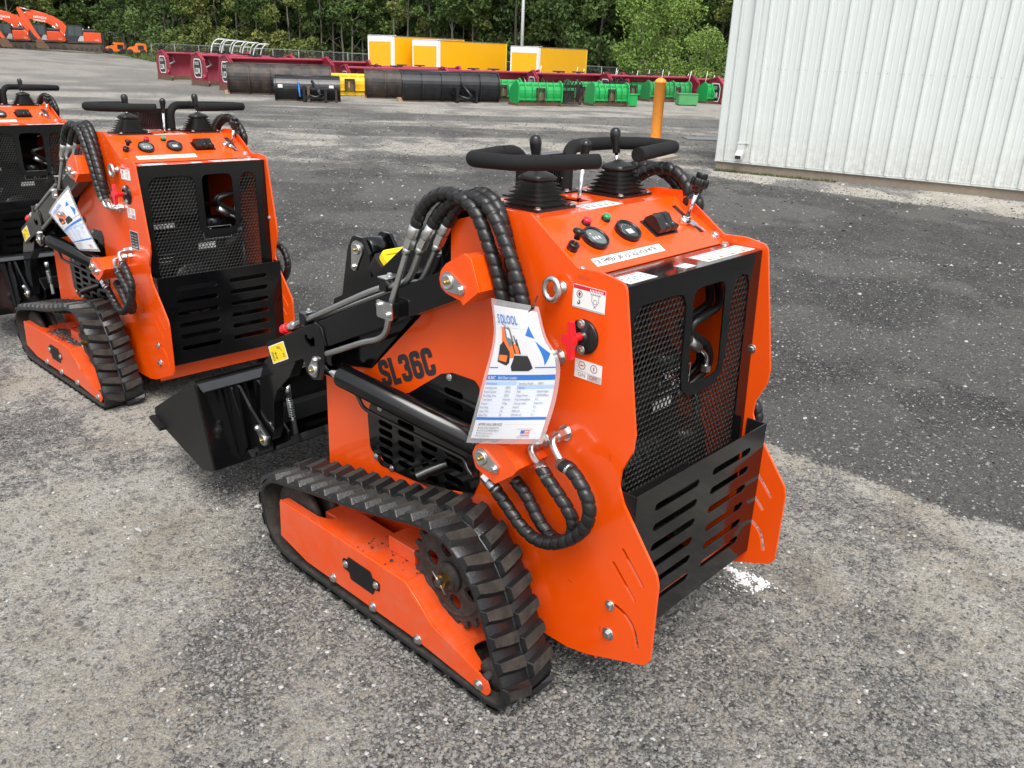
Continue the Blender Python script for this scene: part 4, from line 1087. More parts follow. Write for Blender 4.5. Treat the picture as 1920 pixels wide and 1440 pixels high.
# ---------------------------------------------------------------- spec card (laminated A4 sheet)
def card(rows_l, rows_r, name_label, loc_parent=None, mtx=None, tie=None):
    """rows_l / rows_r: left and right edge points of the sheet from top to bottom"""
    Lc, Rc = cat_rom(rows_l, .004), cat_rom(rows_r, .004)
    def ev(P, t):
        s = max(0, min(1, t))*(len(P)-1); i = min(int(s), len(P)-2); return P[i].lerp(P[i+1], s-i)
    def S(u, v, h=0.0):
        a, b = ev(Lc, v), ev(Rc, v)
        p = a.lerp(b, u)
        X = (b-a); Y = ev(Lc, min(1, v+.02)).lerp(ev(Rc, min(1, v+.02)), u)-ev(Lc, max(0, v-.02)).lerp(ev(Rc, max(0, v-.02)), u)
        n = Y.cross(X).normalized()
        if n.x > 0: n = -n
        p = p + n*(h + .006*math.sin(PI*u))
        return p
    T = lambda q: (mtx @ q) if mtx is not None else q
    W, H = 210.0, 297.0
    def put(mb, pts, m, h, div=True):
        """pts: polygon in mm on the page (x right, y down)"""
        tris = [[pts[i] for i in t] for t in tessellate_polygon([[Vector((p[0], p[1], 0)) for p in pts]])]
        vs, fs = [], []
        while tris:
            t = tris.pop(); e = [(Vector(t[i])-Vector(t[(i+1) % 3])).length for i in range(3)]; j = e.index(max(e))
            if e[j] > 13:
                a, b, c = Vector(t[j]), Vector(t[(j+1) % 3]), Vector(t[(j+2) % 3]); q = (a+b)/2
                tris += [[tuple(a), tuple(q), tuple(c)], [tuple(q), tuple(b), tuple(c)]]
            else:
                k = len(vs); vs += [T(S(x/W*.90+.05, y/H*.92+.04, h)) for x, y in t]; fs.append((k, k+1, k+2))
        mb.add(vs, fs, m)
    def rect(mb, x0, y0, x1, y1, m, h):
        nx = max(1, int(abs(x1-x0)/9)); ny = max(1, int(abs(y1-y0)/8)); vs = []; fs = []
        for j in range(ny+1):
            for i in range(nx+1):
                x = x0+(x1-x0)*i/nx; y = y0+(y1-y0)*j/ny; vs.append(T(S(x/W*.90+.05, y/H*.92+.04, h)))
        for j in range(ny):
            for i in range(nx): fs.append((j*(nx+1)+i, (j+1)*(nx+1)+i, (j+1)*(nx+1)+i+1, j*(nx+1)+i+1))
        mb.add(vs, fs, m, True)
    def txt(mb, s, x, y, size, m, sx=1.0, bold=0.0, shear=0.0, h=.0026):
        vs, fs = text_geo(s, size, bold, 'LEFT', shear)
        mb.add([T(S((x+a*sx)/W*.90+.05, (y-b)/H*.92+.04, h)) for a, b in vs], fs, m)
    root = bpy.data.objects.new('specification_card', None); C.objects.link(root)
    root.location = T(S(.5, 0)); tag(root, name_label, 'card', 'laminated specification cards')
    o = root.location.copy(); T0 = T
    T = lambda q: T0(q)-o
    f = MB(); vs = []; fs = []; n1, n2 = 12, 24
    for j in range(n2+1):
        for i in range(n1+1): vs.append(T(S(i/n1, j/n2, 0)))
    for j in range(n2):
        for i in range(n1): fs.append((j*(n1+1)+i, (j+1)*(n1+1)+i, (j+1)*(n1+1)+i+1, j*(n1+1)+i+1))
    f.add(vs, fs, 'lam', True); f.build('laminate', root)
    p = MB(); rect(p, 0,0,210,297,'paper',.0003)
    # the print
    put(p, [(95,42),(165,2),(205,2),(208,60)], 'palegrey', .0005); put(p, [(140,62),(208,60),(208,120),(178,127)], 'palegrey', .0005)
    put(p, [(150,52),(172,20),(210,78),(210,100)], 'paleblue', .0006) if 0 else None
    put(p, [(138,56),(160,34),(174,62)], 'blueink', .0007)
    put(p, [(172,66),(204,98),(178,125)], 'blueink', .0007)
    for i_, c_ in enumerate('SDLOOL'): txt(p, c_, (16,32,50,63,83,103)[i_], 34, 25, 'blueink', .95, .012)
    rect(p, 22,42,23,118,'lightgrey',.0006); rect(p, 22,42,150,43,'lightgrey',.0006)
    rect(p, 0,128,30,130.5,'blueink',.0006); rect(p, 150,128,210,130.5,'blueink',.0006)
    pp_ = lambda q, m_, h_: put(p, [(24+(x-36)*.88, 36+(y-44)*.74) for x, y in q], m_, h_)
    # little picture of a loader
    pp_([(44,52),(78,54),(96,96),(104,140),(62,146),(44,110)], 'orangeink', .0007)
    pp_([(58,50),(92,58),(106,96),(84,110),(62,80)], 'greyink', .0008)
    pp_([(66,56),(84,60),(92,84),(72,80)], 'palegrey', .0009)
    pp_([(36,104),(54,92),(84,124),(84,156),(74,164),(36,152)], 'ink', .0009)
    pp_([(40,132),(74,134),(72,154),(40,148)], 'orangeink', .0010)
    pp_([(92,98),(124,100),(124,142),(96,142)], 'orangeink', .0008)
    for x0, y0, x1, y1 in ((94,92,112,138),(104,74,120,104),(116,84,130,130),(48,44,72,50),(74,50,92,56)):
        pp_([(x0,y0),(x0+5,y0),(x1,y1),(x1-5,y1)], 'ink', .0011)
    pp_([(104,132),(154,134),(172,172),(158,180),(98,180),(92,166)], 'ink', .0011); pp_([(102,130),(154,132),(155,136),(103,134)], 'lightgrey', .0012)
    # table
    rect(p, 2,158,208,171,'blueink',.0006) if 0 else None
    rect(p, 0,145,210,157,'blueink',.0007); txt(p, 'SL36C', 6, 154.5, 9.5, 'paper', 1, .02); txt(p, 'Skid Steer Loader', 40, 154.5, 9.5, 'paper', .9, 0, .25)
    rect(p, 0,159.5,102,168,'paleblue',.0007); txt(p, 'Performance', 6, 166.3, 7, 'greyink')
    L = ['Operating Load','Bucket Capacity','Max Lifting Force','Travel Speed','Pressure','Raise Time','Lower Time','Dump Time']
    LV = ['200KG','0.09 m3','375KG','0-4.0 km/h','17 Mpa','4.0s','3.0s','1.0s']
    Rr = ['Operating Weight',None,'Type','Output Power','Fuel Consumption','Start up mode','Fuel oil','Motor oil','Hydraulic oil']
    RV = ['720KG','','Gasoline Engine','12.0HP/3600rpm','4L/h','Power Start','4.7 L','1.1 L','25 L']
    for i, (a, b) in enumerate(zip(L, LV)):
        y = 168.5+i*9.1; rect(p, 0,y+.6,102,y+8.6,'palegrey',.0006); txt(p, a, 4, y+7, 7, 'greyink', .9); txt(p, b, 72, y+7, 7, 'greyink', .8)
    for i, (a, b) in enumerate(zip(Rr, RV)):
        y = 159.3+i*9.1
        rect(p, 106,y+.6,210,y+8.6,'paleblue' if a is None else 'palegrey',.0006); txt(p, a or 'Capacity', 109, y+7, 7, 'greyink', .85); txt(p, b, 166, y+7, 7, 'greyink', .72)
    rect(p, 0,243,210,250,'blueink',.0007)
    txt(p, 'AFTER SALE SERVICE', 14, 263, 8.5, 'ink'); rect(p, 100,260,205,260.6,'lightgrey',.0006)
    for i, s in enumerate(['ONE YEAR WARRANTY','US STOCK SPARE PARTS','24/7 online service','www.sdlool.com']):
        y = 271+i*6.8; put(p, [(15,y-3),(18,y-3),(18,y),(15,y)], 'ink', .0008); txt(p, s, 22, y, 6, 'greyink')
    txt(p, 'Customer service and Spare parts', 140, 272.5, 3.2, 'greyink')
    for i in range(7): rect(p, 152,275+i*1.9,178,276.9+i*1.9,'redink' if i % 2 == 0 else 'paper',.0006+i*.00001)
    rect(p, 152,275,163,282,'blueink',.0009)
    txt(p, 'USA LOCAL STOCK', 146, 292.5, 4, 'ink')
    p.build('printed_sheet', root)
    if tie:
        t = MB().tube([Vector(q)-o for q in cat_rom(tie, .006)], .0016, 'plastic', 6); t.lathe([(.0045,-.004),(.0045,.004)], 'plastic', Vector(tie[1])-o, (0,0,1), 8); t.build('cable_tie', root)
    return root

card([(-.413,.366,1.091),(-.428,.340,.998),(-.452,.356,.868),(-.460,.376,.774),(-.462,.396,.705)],
     [(-.405,.218,1.100),(-.418,.178,1.038),(-.420,.133,.991),(-.425,.130,.912),(-.444,.137,.831),(-.452,.145,.786)],
     'laminated spec card hanging straight down over the cylinder bracket of the nearest loader', None, None,
     [(-.385,.24,1.118),(-.409,.232,1.096),(-.416,.262,1.06),(-.424,.300,1.01),(-.428,.305,.99)])
MT2 = Matrix.Translation((.109,2.761,-.044)) @ Matrix.Rotation(R(-.16),4,'Z')
card([(-.462,.768,.880),(-.456,.690,.835),(-.446,.600,.785),(-.436,.510,.731)],
     [(-.404,.611,1.026),(-.415,.505,.935),(-.416,.405,.845),(-.410,.313,.755)],
     'laminated spec card hung askew from the arm tubes of the middle loader', None, MT2)

# ---------------------------------------------------------------- keys in the ignition
def keys(M4, lab):
    root = bpy.data.objects.new('key_ring', None); C.objects.link(root)
    root.matrix_world = M4 @ Matrix.Translation(cp(.231,.246)); tag(root, lab, 'keys', 'ignition keys')
    b = MB(); off = cp(.231,.246)
    def L(v): return Vector(v)
    n = Vector((0,-.5,.866)); Y = CPY
    b.prism(rrect(-.009,.009,-.004,.016,.004), -.0015, .0015, 'plastic', 'y', mtx=Matrix.Translation(n*.012) @ frame((0,0,0),(1,0,0),Vector((0,.866,.5))) @ Matrix.Rotation(R(90),4,'X') @ Matrix.Translation((0,0,0)))
    b.build('ignition_key', root)
    r = MB(); ring = [n*.016+Vector((.006,0,0))+Vector((.013*math.cos(a),0,0))+(n*.75-Y*.66)*.013*math.sin(a) for a in [2*PI*i/20 for i in range(20)]]
    r.tube(ring, .0011, 'chrome', 6, closed=True); r.build('split_ring', root)
    for dx, sw, ln_ in ((.012,.30,.050),(.022,-.05,.054)):
        k = MB(); d = (-Y*1.0+Vector((.35+sw,0,0))).normalized(); s = n.cross(d).normalized()
        p0 = n*.008+Vector((dx,0,0))-Y*.006
        m4 = Matrix(((s.x,d.x,n.x,p0.x),(s.y,d.y,n.y,p0.y),(s.z,d.z,n.z,p0.z),(0,0,0,1)))
        k.prism(rnd([(-.0095,0),(.0095,0),(.0095,.020),(.003,.024),(.003,ln_-.004),(0,ln_),(-.003,ln_-.003),(-.003,.024),(-.0095,.020)], .002), -.001, .001, 'chrome', 'z', mtx=m4); k.build('spare_key', root)
    return root
keys(Matrix.Identity(4), 'bunch of keys hanging in the ignition of the nearest loader')
keys(l2.matrix_basis, 'bunch of keys hanging in the ignition of the middle loader')
keys(l3.matrix_basis, 'bunch of keys hanging in the ignition of the farthest loader')
# ---------------------------------------------------------------- ground
def vnoise(x, y, seed=0):
    """value noise on numpy arrays"""
    xi, yi = np.floor(x).astype(np.int64), np.floor(y).astype(np.int64)
    xf, yf = x-xi, y-yi
    u, v = xf*xf*(3-2*xf), yf*yf*(3-2*yf)
    def h(a, b):
        n = (a*374761393+b*668265263+seed*1274126177) & 0xffffffff
        n = ((n ^ (n >> 13))*1274126177) & 0xffffffff
        return ((n ^ (n >> 16)) & 0xffff)/65535.0
    return (h(xi,yi)*(1-u)+h(xi+1,yi)*u)*(1-v)+(h(xi,yi+1)*(1-u)+h(xi+1,yi+1)*u)*v
def fbm(x, y, o=4, seed=0):
    s = 0; a = .5; t = 0
    for i in range(o): s = s+a*vnoise(x*2**i, y*2**i, seed+i); t += a; a *= .5
    return s/t
def sm(x, a, b):
    t = np.clip((x-a)/(b-a), 0, 1); return t*t*(3-2*t)

def ground_h(x, y, fine=True):
    dx, dy = x-CAM.x, y-CAM.y
    d = np.hypot(dx, dy)
    # the yard dips a little under the far loaders, and falls away behind the snow pushers on the right
    dip = -.016*np.clip(y-1.2, 0, 6)*np.exp(-((x-0)/5)**2)*(1-sm(y, 6.5, 12))
    az = np.degrees(np.arctan2(dx, dy))
    back = -1.75*sm(d, 36, 62)*sm(az, 26, 46)-.45*sm(d, 48, 90)*(1-sm(az, 26, 46))*sm(az, 15, 25)
    h = dip+back
    h = h+.05*(fbm(x*.25, y*.25, 3, 3)-.5)*sm(d, 4, 14)
    if fine:
        near = 1-sm(d, 6, 16)
        h = h+near*(.010*(fbm(x*2.1, y*2.1, 4, 11)-.5)+.004*(fbm(x*14, y*14, 3, 17)-.5))
    return h

def zone(x, y):
    """0 = dark loose asphalt millings, 1 = pale compacted grit"""
    w = .45*(fbm(x*1.3, y*1.3, 4, 5)-.5)+.16*(fbm(x*6, y*6, 3, 8)-.5)
    # boundary to the right of the nearest loader: pale towards the camera
    a = 1.55+w*1.0 - x                                  # >0 : left of the line
    right = sm(a, -.03, .06)
    far = sm(y, .5, 1.6+0*x)*sm(x, .55, 1.3)            # behind the nearest loader it is dark
    right = right*(1-far)
    # dark sector behind the loaders, out to the building
    lx = x*.0
    beh = sm(y+w*1.5-(3.2+0*x), 0, .8)*sm(x+w-.9, 0, .6)
    z = right*(1-beh)
    # far yard: grey and tan streaks
    d = np.hypot(x-CAM.x, y-CAM.y)
    dd = x*.7+y*.72
    streak = fbm(dd*.9, (x-y)*.12, 4, 21)
    fz = sm(d+9*w+3*(streak-.5), 10.5, 17.5)*(.35+.85*sm(streak, .42, .62))
    # pale strip along the building
    sb = (x-9.70)+(y-4.3)*.14*0+w*.7
    strip = sm(sb, -.06, .22)*(1-sm(y, 9, 12))
    rg = (x-10.75)+w*.3
    z = np.maximum(z, np.clip(fz, 0, 1)*.62)
    z = np.maximum(z, strip*(.92-.5*sm(rg+.18*(y-4.3), .0, .5)))
    return np.clip(z, 0, 1)

def polar_grid():
    rr = [0.05]
    while rr[-1] < 900:
        r_ = rr[-1]; rr.append(r_+max(.028, r_*.0105) if r_ < 30 else r_*1.05)
    rr = np.array(rr)
    az = np.concatenate([np.radians(np.arange(2, 92, .28)), np.radians(np.arange(92, 362, 3.0))])
    Rg, A = np.meshgrid(rr, az, indexing='ij')
    x = CAM.x+Rg*np.sin(A); y = CAM.y+Rg*np.cos(A)
    return x, y
gx, gy = polar_grid()
gz = ground_h(gx, gy)
nr_, na_ = gx.shape
co = np.stack([gx, gy, gz], -1).reshape(-1, 3)
ii, jj = np.meshgrid(np.arange(nr_-1), np.arange(na_), indexing='ij')
j2 = (jj+1) % na_
quads = np.stack([ii*na_+jj, ii*na_+j2, (ii+1)*na_+j2, (ii+1)*na_+jj], -1).reshape(-1, 4)
def np_mesh(name, co, faces, k, smooth=True):
    me = bpy.data.meshes.new(name)
    me.vertices.add(len(co)); me.vertices.foreach_set('co', co.astype(np.float32).ravel())
    me.loops.add(faces.size); me.loops.foreach_set('vertex_index', faces.astype(np.int32).ravel())
    me.polygons.add(len(faces)); me.polygons.foreach_set('loop_start', np.arange(0, faces.size, k, dtype=np.int32))
    me.polygons.foreach_set('use_smooth', np.full(len(faces), smooth))
    me.update(calc_edges=True); me.validate()
    return me
def set_attr(me, name, vals, dom='POINT'):
    a = me.attributes.new(name, 'FLOAT', dom); a.data.foreach_set('value', vals.astype(np.float32).ravel())
gm = np_mesh('ground', co, quads[:, ::-1], 4)
set_attr(gm, 'zone', zone(gx, gy).reshape(-1))
def fines(x, y):
    a = fbm(x*1.1+3, y*1.1, 4, 31); b_ = fbm((x+y)*.8, (x-y)*2.6, 4, 37)
    f = .08+.75*sm(a, .40, .60)+.38*sm(b_, .46, .60)
    f = f+.30*np.exp(-(((x-1.0)/.55)**2+((y+.25)/.55)**2))+.15*np.exp(-(((x+.55)/.35)**2+((y-2.0)/.5)**2))
    f = f-.35*sm(-x-1.15, 0, .6)*sm(y, .2, 1.6)
    f = f-.28*np.exp(-(((x+.1)/.75)**2+((y-.6)/1.1)**2))+.12*sm(-y+.1, 0, .6)
    return np.clip(f, 0, 1)
set_attr(gm, 'fines', fines(gx, gy).reshape(-1))

def ground_mat():
    m, n, l, b = new_mat('gravel_yard')
    def N(t, **k):
        o = n.new(t)
        for a, v in k.items():
            if a in ('op',): o.operation = v
            else: o.inputs[a].default_value = v
        return o
    tc = n.new('ShaderNodeTexCoord'); P = tc.outputs['Object']
    at = n.new('ShaderNodeAttribute'); at.attribute_name = 'zone'
    fi = n.new('ShaderNodeAttribute'); fi.attribute_name = 'fines'
    def vor(scale, feat='F1', rnd_=1.0):
        v = n.new('ShaderNodeTexVoronoi'); v.feature = feat; v.inputs['Scale'].default_value = scale; v.inputs['Randomness'].default_value = rnd_
        l.new(P, v.inputs['Vector']); return v
    def noise(scale, det=5, rough=.6):
        v = n.new('ShaderNodeTexNoise'); v.inputs['Scale'].default_value = scale; v.inputs['Detail'].default_value = det; v.inputs['Roughness'].default_value = rough
        l.new(P, v.inputs['Vector']); return v
    def math_(op, a, b_=None, clamp=False):
        o = n.new('ShaderNodeMath'); o.operation = op; o.use_clamp = clamp
        for i, q in enumerate([a, b_]):
            if q is None: continue
            if isinstance(q, (int, float)): o.inputs[i].default_value = q
            else: l.new(q, o.inputs[i])
        return o.outputs[0]
    def rngm(v, a, b_, c=0, d=1):
        o = n.new('ShaderNodeMapRange'); l.new(v, o.inputs[0])
        for i, q in enumerate([a, b_, c, d]): o.inputs[i+1].default_value = q
        return o.outputs[0]
    def ramp(v, stops):
        o = n.new('ShaderNodeValToRGB'); l.new(v, o.inputs[0]); e = o.color_ramp.elements
        while len(e) < len(stops): e.new(.5)
        for q, (p, c) in zip(e, stops): q.position = p; q.color = (*c, 1)
        return o.outputs[0]
    def mix(f, a, b_):
        o = n.new('ShaderNodeMix'); o.data_type = 'RGBA'
        if isinstance(f, (int, float)): o.inputs[0].default_value = f
        else: l.new(f, o.inputs[0])
        for i, q in ((6, a), (7, b_)):
            if isinstance(q, tuple): o.inputs[i].default_value = (*q, 1)
            else: l.new(q, o.inputs[i])
        return o.outputs[2]
    V1, V2, V3 = vor(88), vor(190), vor(36)
    sep1 = n.new('ShaderNodeSeparateColor'); l.new(V1.outputs['Color'], sep1.inputs[0])
    sep2 = n.new('ShaderNodeSeparateColor'); l.new(V2.outputs['Color'], sep2.inputs[0])
    dark1 = ramp(sep1.outputs[0], [(0,(.016,.016,.017)),(.40,(.044,.044,.045)),(.80,(.088,.087,.085)),(.95,(.15,.148,.142)),(1,(.30,.30,.28))])
    dark2 = ramp(sep2.outputs[1], [(0,(.014,.014,.015)),(.5,(.050,.049,.049)),(.85,(.105,.103,.10)),(1,(.24,.235,.22))])
    pal1 = ramp(sep1.outputs[1], [(0,(.035,.035,.035)),(.30,(.100,.100,.098)),(.70,(.200,.197,.190)),(1,(.42,.41,.395))])
    pal2 = ramp(sep2.outputs[0], [(0,(.040,.040,.040)),(.5,(.150,.148,.143)),(.9,(.26,.256,.245)),(1,(.44,.43,.41))])
    nz = noise(9, 8, .7); nz2 = noise(2.2, 6, .65); nz3 = noise(46, 6, .7)
    dark = mix(rngm(nz.outputs['Fac'], .42, .58), dark1, dark2)
    pale = mix(rngm(nz3.outputs['Fac'], .40, .60), pal1, pal2)
    # compacted fines between the stones
    nz4 = noise(75, 9, .78); nz5 = noise(18, 9, .75)
    cov = math_('ADD', math_('MULTIPLY', fi.outputs['Fac'], .62), math_('ADD', math_('MULTIPLY', math_('SUBTRACT', nz4.outputs['Fac'], .5), 2.4), math_('MULTIPLY', math_('SUBTRACT', nz5.outputs['Fac'], .5), 2.2)))
    fcol = mix(rngm(nz2.outputs['Fac'], .42, .62), (.500,.485,.440), (.430,.385,.315))
    pale = mix(rngm(cov, .18, .50, 0, .95), pale, fcol)
    pale = mix(rngm(nz5.outputs['Fac'], .46, .34, 0, .35), pale, (.070,.068,.065))
    pale = mix(rngm(nz2.outputs['Fac'], .58, .72, 0, .45), pale, (.095,.093,.088))
    dark = mix(rngm(nz2.outputs['Fac'], .48, .75, 0, .40), dark, (.150,.146,.136)); dark = mix(rngm(fi.outputs['Fac'], .35, .9, 0, .45), dark, (.165,.160,.150))
    zf = math_('ADD', at.outputs['Fac'], math_('MULTIPLY', math_('SUBTRACT', nz3.outputs['Fac'], .5), 2.2))
    zf = math_('ADD', zf, math_('MULTIPLY', math_('SUBTRACT', nz.outputs['Fac'], .5), 1.1))
    zf = rngm(zf, .28, .72)
    col = mix(zf, dark, pale)
    gq = noise(110, 5, .85); gqa = math_('SUBTRACT', gq.outputs['Fac'], math_('MULTIPLY', zf, -.035)); col = mix(rngm(gqa, .45, .33, 0, .6), col, (.020,.020,.020)); V4 = vor(24); s4 = n.new('ShaderNodeSeparateColor'); l.new(V4.outputs['Color'], s4.inputs[0]); st = math_('MULTIPLY', rngm(V4.outputs['Distance'], .42, .28), rngm(s4.outputs[0], .80, .84)); col = mix(math_('MULTIPLY', st, .7), col, ramp(s4.outputs[1], [(0,(.07,.07,.07)),(.5,(.15,.148,.14)),(1,(.30,.29,.27))]))
    # far away the cells average out
    geo = n.new('ShaderNodeNewGeometry'); sx = n.new('ShaderNodeVectorMath'); sx.operation = 'DISTANCE'
    l.new(geo.outputs['Position'], sx.inputs[0]); sx.inputs[1].default_value = (0, 1, 0)
    fard = rngm(sx.outputs['Value'], 14, 46)
    fn = noise(.8, 8, .7); 
    farc = mix(rngm(math_('ADD', math_('MULTIPLY', at.outputs['Fac'], .6), math_('MULTIPLY', fn.outputs['Fac'], .7)), .35, .85), (.150,.146,.137), (.310,.290,.255))
    fg = noise(7, 8, .85); farc = mix(rngm(fg.outputs['Fac'], .44, .60, 0, .55), farc, (.070,.069,.067)); farc = mix(rngm(fg.outputs['Fac'], .46, .36, 0, .5), farc, (.38,.365,.335))
    col = mix(fard, col, farc)
    l.new(col, b.inputs['Base Color'])
    b.inputs['Roughness'].default_value = .9; b.inputs['Specular IOR Level'].default_value = .25
    gr = noise(150, 4, .8); col0 = col
    h = math_('ADD', math_('MULTIPLY', rngm(V1.outputs['Distance'], 0, .9, 1, 0), .6), math_('MULTIPLY', rngm(V2.outputs['Distance'], 0, .9, 1, 0), .3))
    h = math_('ADD', h, math_('MULTIPLY', nz3.outputs['Fac'], .9)); h = math_('ADD', h, math_('MULTIPLY', nz4.outputs['Fac'], 1.2))
    h = math_('ADD', h, math_('MULTIPLY', math_('MULTIPLY', rngm(V3.outputs['Distance'], 0, .5, 1, 0), .8), rngm(nz.outputs['Fac'], .5, .6)))
    bp = n.new('ShaderNodeBump'); bp.inputs['Distance'].default_value = .018
    l.new(rngm(sx.outputs['Value'], 3, 40, .9, .4), bp.inputs['Strength'])
    l.new(h, bp.inputs['Height']); l.new(bp.outputs[0], b.inputs['Normal'])
    return m
gm.materials.append(ground_mat())
go = bpy.data.objects.new('ground', gm); C.objects.link(go); tag(go, 'gravel yard of dark millings and pale grit', kind='structure')

# loose stones lying on it
def stones(name, n, rmin, rmax, az0, az1, smin, smax, cols, lab, pw=1.0, centre=None, spread=0):
    if centre is None:
        d = rmin*(rmax/rmin)**(rng.random(n)**pw); a = np.radians(az0+(az1-az0)*rng.random(n))
        x = CAM.x+d*np.sin(a); y = CAM.y+d*np.cos(a)
    else:
        x = centre[0]+spread[0]*rng.standard_normal(n); y = centre[1]+spread[1]*rng.standard_normal(n)
        d = np.full(n, 2.0)
    s = smin+(smax-smin)*rng.random(n)**3
    s = s*(1+.06*np.clip(d-5, 0, 10))
    z = ground_h(x, y)
    base = np.array([(1,0,0),(0,1,0),(-1,0,0),(0,-1,0),(0,0,1),(0,0,-1),(.7,.7,.5),(-.7,-.6,.6)], float)[:6]
    v = base[None]*(.6+.8*rng.random((n,6,1)))
    v[:, :, 2] *= .62
    th = rng.random(n)*6.283; c_, s_ = np.cos(th), np.sin(th)
    tl = rng.standard_normal((n,1))*.35
    vx = v[:,:,0]*c_[:,None]-v[:,:,1]*s_[:,None]; vy = v[:,:,0]*s_[:,None]+v[:,:,1]*c_[:,None]; vz = v[:,:,2]+vx*tl
    co = np.stack([x[:,None]+vx*s[:,None], y[:,None]+vy*s[:,None], z[:,None]+(vz+.18)*s[:,None]], -1).reshape(-1,3)
    f = np.array([(0,1,4),(1,2,4),(2,3,4),(3,0,4),(1,0,5),(2,1,5),(3,2,5),(0,3,5)])
    fs = (f[None]+6*np.arange(n)[:,None,None]).reshape(-1,3)
    me = np_mesh(name, co, fs, 3, False)
    for c in cols: me.materials.append(c)
    zz = zone(x, y); pick = rng.random(n)
    if len(cols) >= 4:
        mi = np.where(pick < .035*np.clip(s*130, .25, 2), 3, np.where(pick < .34, 2, np.where((pick < .60) & (zz < .5), 0, np.where(pick < .42, 4, np.where(zz+.25*rng.standard_normal(n) > .5, 1, 0)))))
    else: mi = np.zeros(n, int)
    me.polygons.foreach_set('material_index', np.repeat(mi, 8).astype(np.int32))
    o = bpy.data.objects.new(name, me); C.objects.link(o); tag(o, lab, kind='stuff')
S0 = mat('dark_stone', (.060,.060,.061), .8, var=.5, nscale=30)
S1 = mat('tan_stone', (.19,.178,.155), .85, var=.4, nscale=30)
S2 = mat('grey_stone', (.20,.20,.195), .8, var=.4, nscale=30)
S4 = mat('mid_dark_stone', (.10,.099,.097), .8, var=.4, nscale=30)
S3 = mat('white_stone', (.38,.37,.35), .8, var=.2, nscale=30)
stones('loose_gravel', 170000, 1.4, 9, 8, 86,   .0016, .0085, [S0,S1,S2,S3,S4], 'loose dark and pale stones scattered over the yard', .9)
def edge_chips():
    x = CAM.x+1.2+rng.random(260000)*11; y = CAM.y-.8+rng.random(260000)*9; zz = zone(x, y); d = np.hypot(x-CAM.x, y-CAM.y)
    k = (zz > .25) & (zz < .97) & (rng.random(len(x)) < np.clip(1.6-zz*1.5, .05, 1)*np.clip(3/d, .2, 1)); x, y = x[k][:14000], y[k][:14000]; n = len(x); z = ground_h(x, y)
    s = (.0025+.0055*rng.random(n)**2)*(1+.08*np.clip(np.hypot(x-CAM.x, y-CAM.y)-4, 0, 8)); base = np.array([(1,0,0),(0,1,0),(-1,0,0),(0,-1,0),(0,0,.7),(0,0,-.6)], float)
    v = base[None]*(.6+.8*rng.random((n,6,1)))*s[:,None,None]; co = (v+np.stack([x,y,z+.2*s],-1)[:,None,:]).reshape(-1,3)
    f = np.array([(0,1,4),(1,2,4),(2,3,4),(3,0,4),(1,0,5),(2,1,5),(3,2,5),(0,3,5)])
    me = np_mesh('spilled_millings', co, (f[None]+6*np.arange(n)[:,None,None]).reshape(-1,3), 3, False); me.materials.append(S0)
    o = bpy.data.objects.new('spilled_millings', me); C.objects.link(o); tag(o, 'dark chips strewn over the edge between dark millings and pale grit', kind='stuff')
edge_chips()
def rare():
    stones('loose_gravel', 420, 2.2, 11, 8, 86, .008, .017, [S3,S1,S2,S3], 'sparse bigger white and tan stones in the yard', .9)
rare()
stones('loose_gravel', 9000, 8, 26, 8, 86, .007, .018, [S0,S1,S2,S3,S4], 'coarser loose stones farther out in the yard', .8)
# spilled white granules behind the nearest loader
W_ = mat('white_granules', (.80,.80,.79), .7, var=.05)
for c_, s_, n_ in (((.52,.045),(.030,.014),420), ((.50,.005),(.012,.020),200), ((.545,-.015),(.028,.009),260), ((.535,.095),(.012,.006),90)):
    pass
def granules():
    n = 1500; x = []; y = []
    for (cx_, cy_), (sx_, sy_), k in (((.520,.050),(.016,.009),170),((.495,.020),(.010,.010),140),((.540,-.012),(.009,.020),150),((.530,.088),(.007,.010),110),((.505,-.030),(.014,.007),120),((.50,.03),(.04,.04),90)):
        x.append(cx_+sx_*rng.standard_normal(k)); y.append(cy_+sy_*rng.standard_normal(k))
    x = np.concatenate(x); y = np.concatenate(y); n = len(x); z = ground_h(x, y); s = .0022+.0022*rng.random(n)
    base = np.array([(1,0,0),(0,1,0),(-1,0,0),(0,-1,0),(0,0,1),(0,0,-1)], float)
    v = base[None]*(.7+.6*rng.random((n,6,1)))*s[:,None,None]
    co = (v+np.stack([x,y,z+.002+.003*rng.random(n)],-1)[:,None,:]).reshape(-1,3)
    f = np.array([(0,1,4),(1,2,4),(2,3,4),(3,0,4),(1,0,5),(2,1,5),(3,2,5),(0,3,5)])
    me = np_mesh('spilled_granules', co, (f[None]+6*np.arange(n)[:,None,None]).reshape(-1,3), 3, False); me.materials.append(W_)
    o = bpy.data.objects.new('spilled_granules', me); C.objects.link(o); tag(o, 'small spill of white granules on the grit behind the nearest loader', kind='stuff')
granules()
# ---------------------------------------------------------------- positions in the yard
def at_px(px, py, z=0.0):
    """where the viewing direction (px, py) meets height z; used once to survey the yard"""
    d = _r2*((px-960)/1580.4)+_u2*((720-py)/1580.4)+_f
    t = (z-CAM.z)/d.z
    return CAM+d*t
def at_d(px, D, z=None):
    """point at ground distance D in the direction of column px near the horizon"""
    d = _r2*((px-960)/1580.4)+_u2*((720-100)/1580.4)+_f
    h = math.hypot(d.x, d.y)
    p = Vector((CAM.x+d.x/h*D, CAM.y+d.y/h*D, 0))
    p.z = float(ground_h(np.array([p.x]), np.array([p.y]), False)[0]) if z is None else z
    return p
GZ = lambda x, y: float(ground_h(np.array([x]), np.array([y]), False)[0])

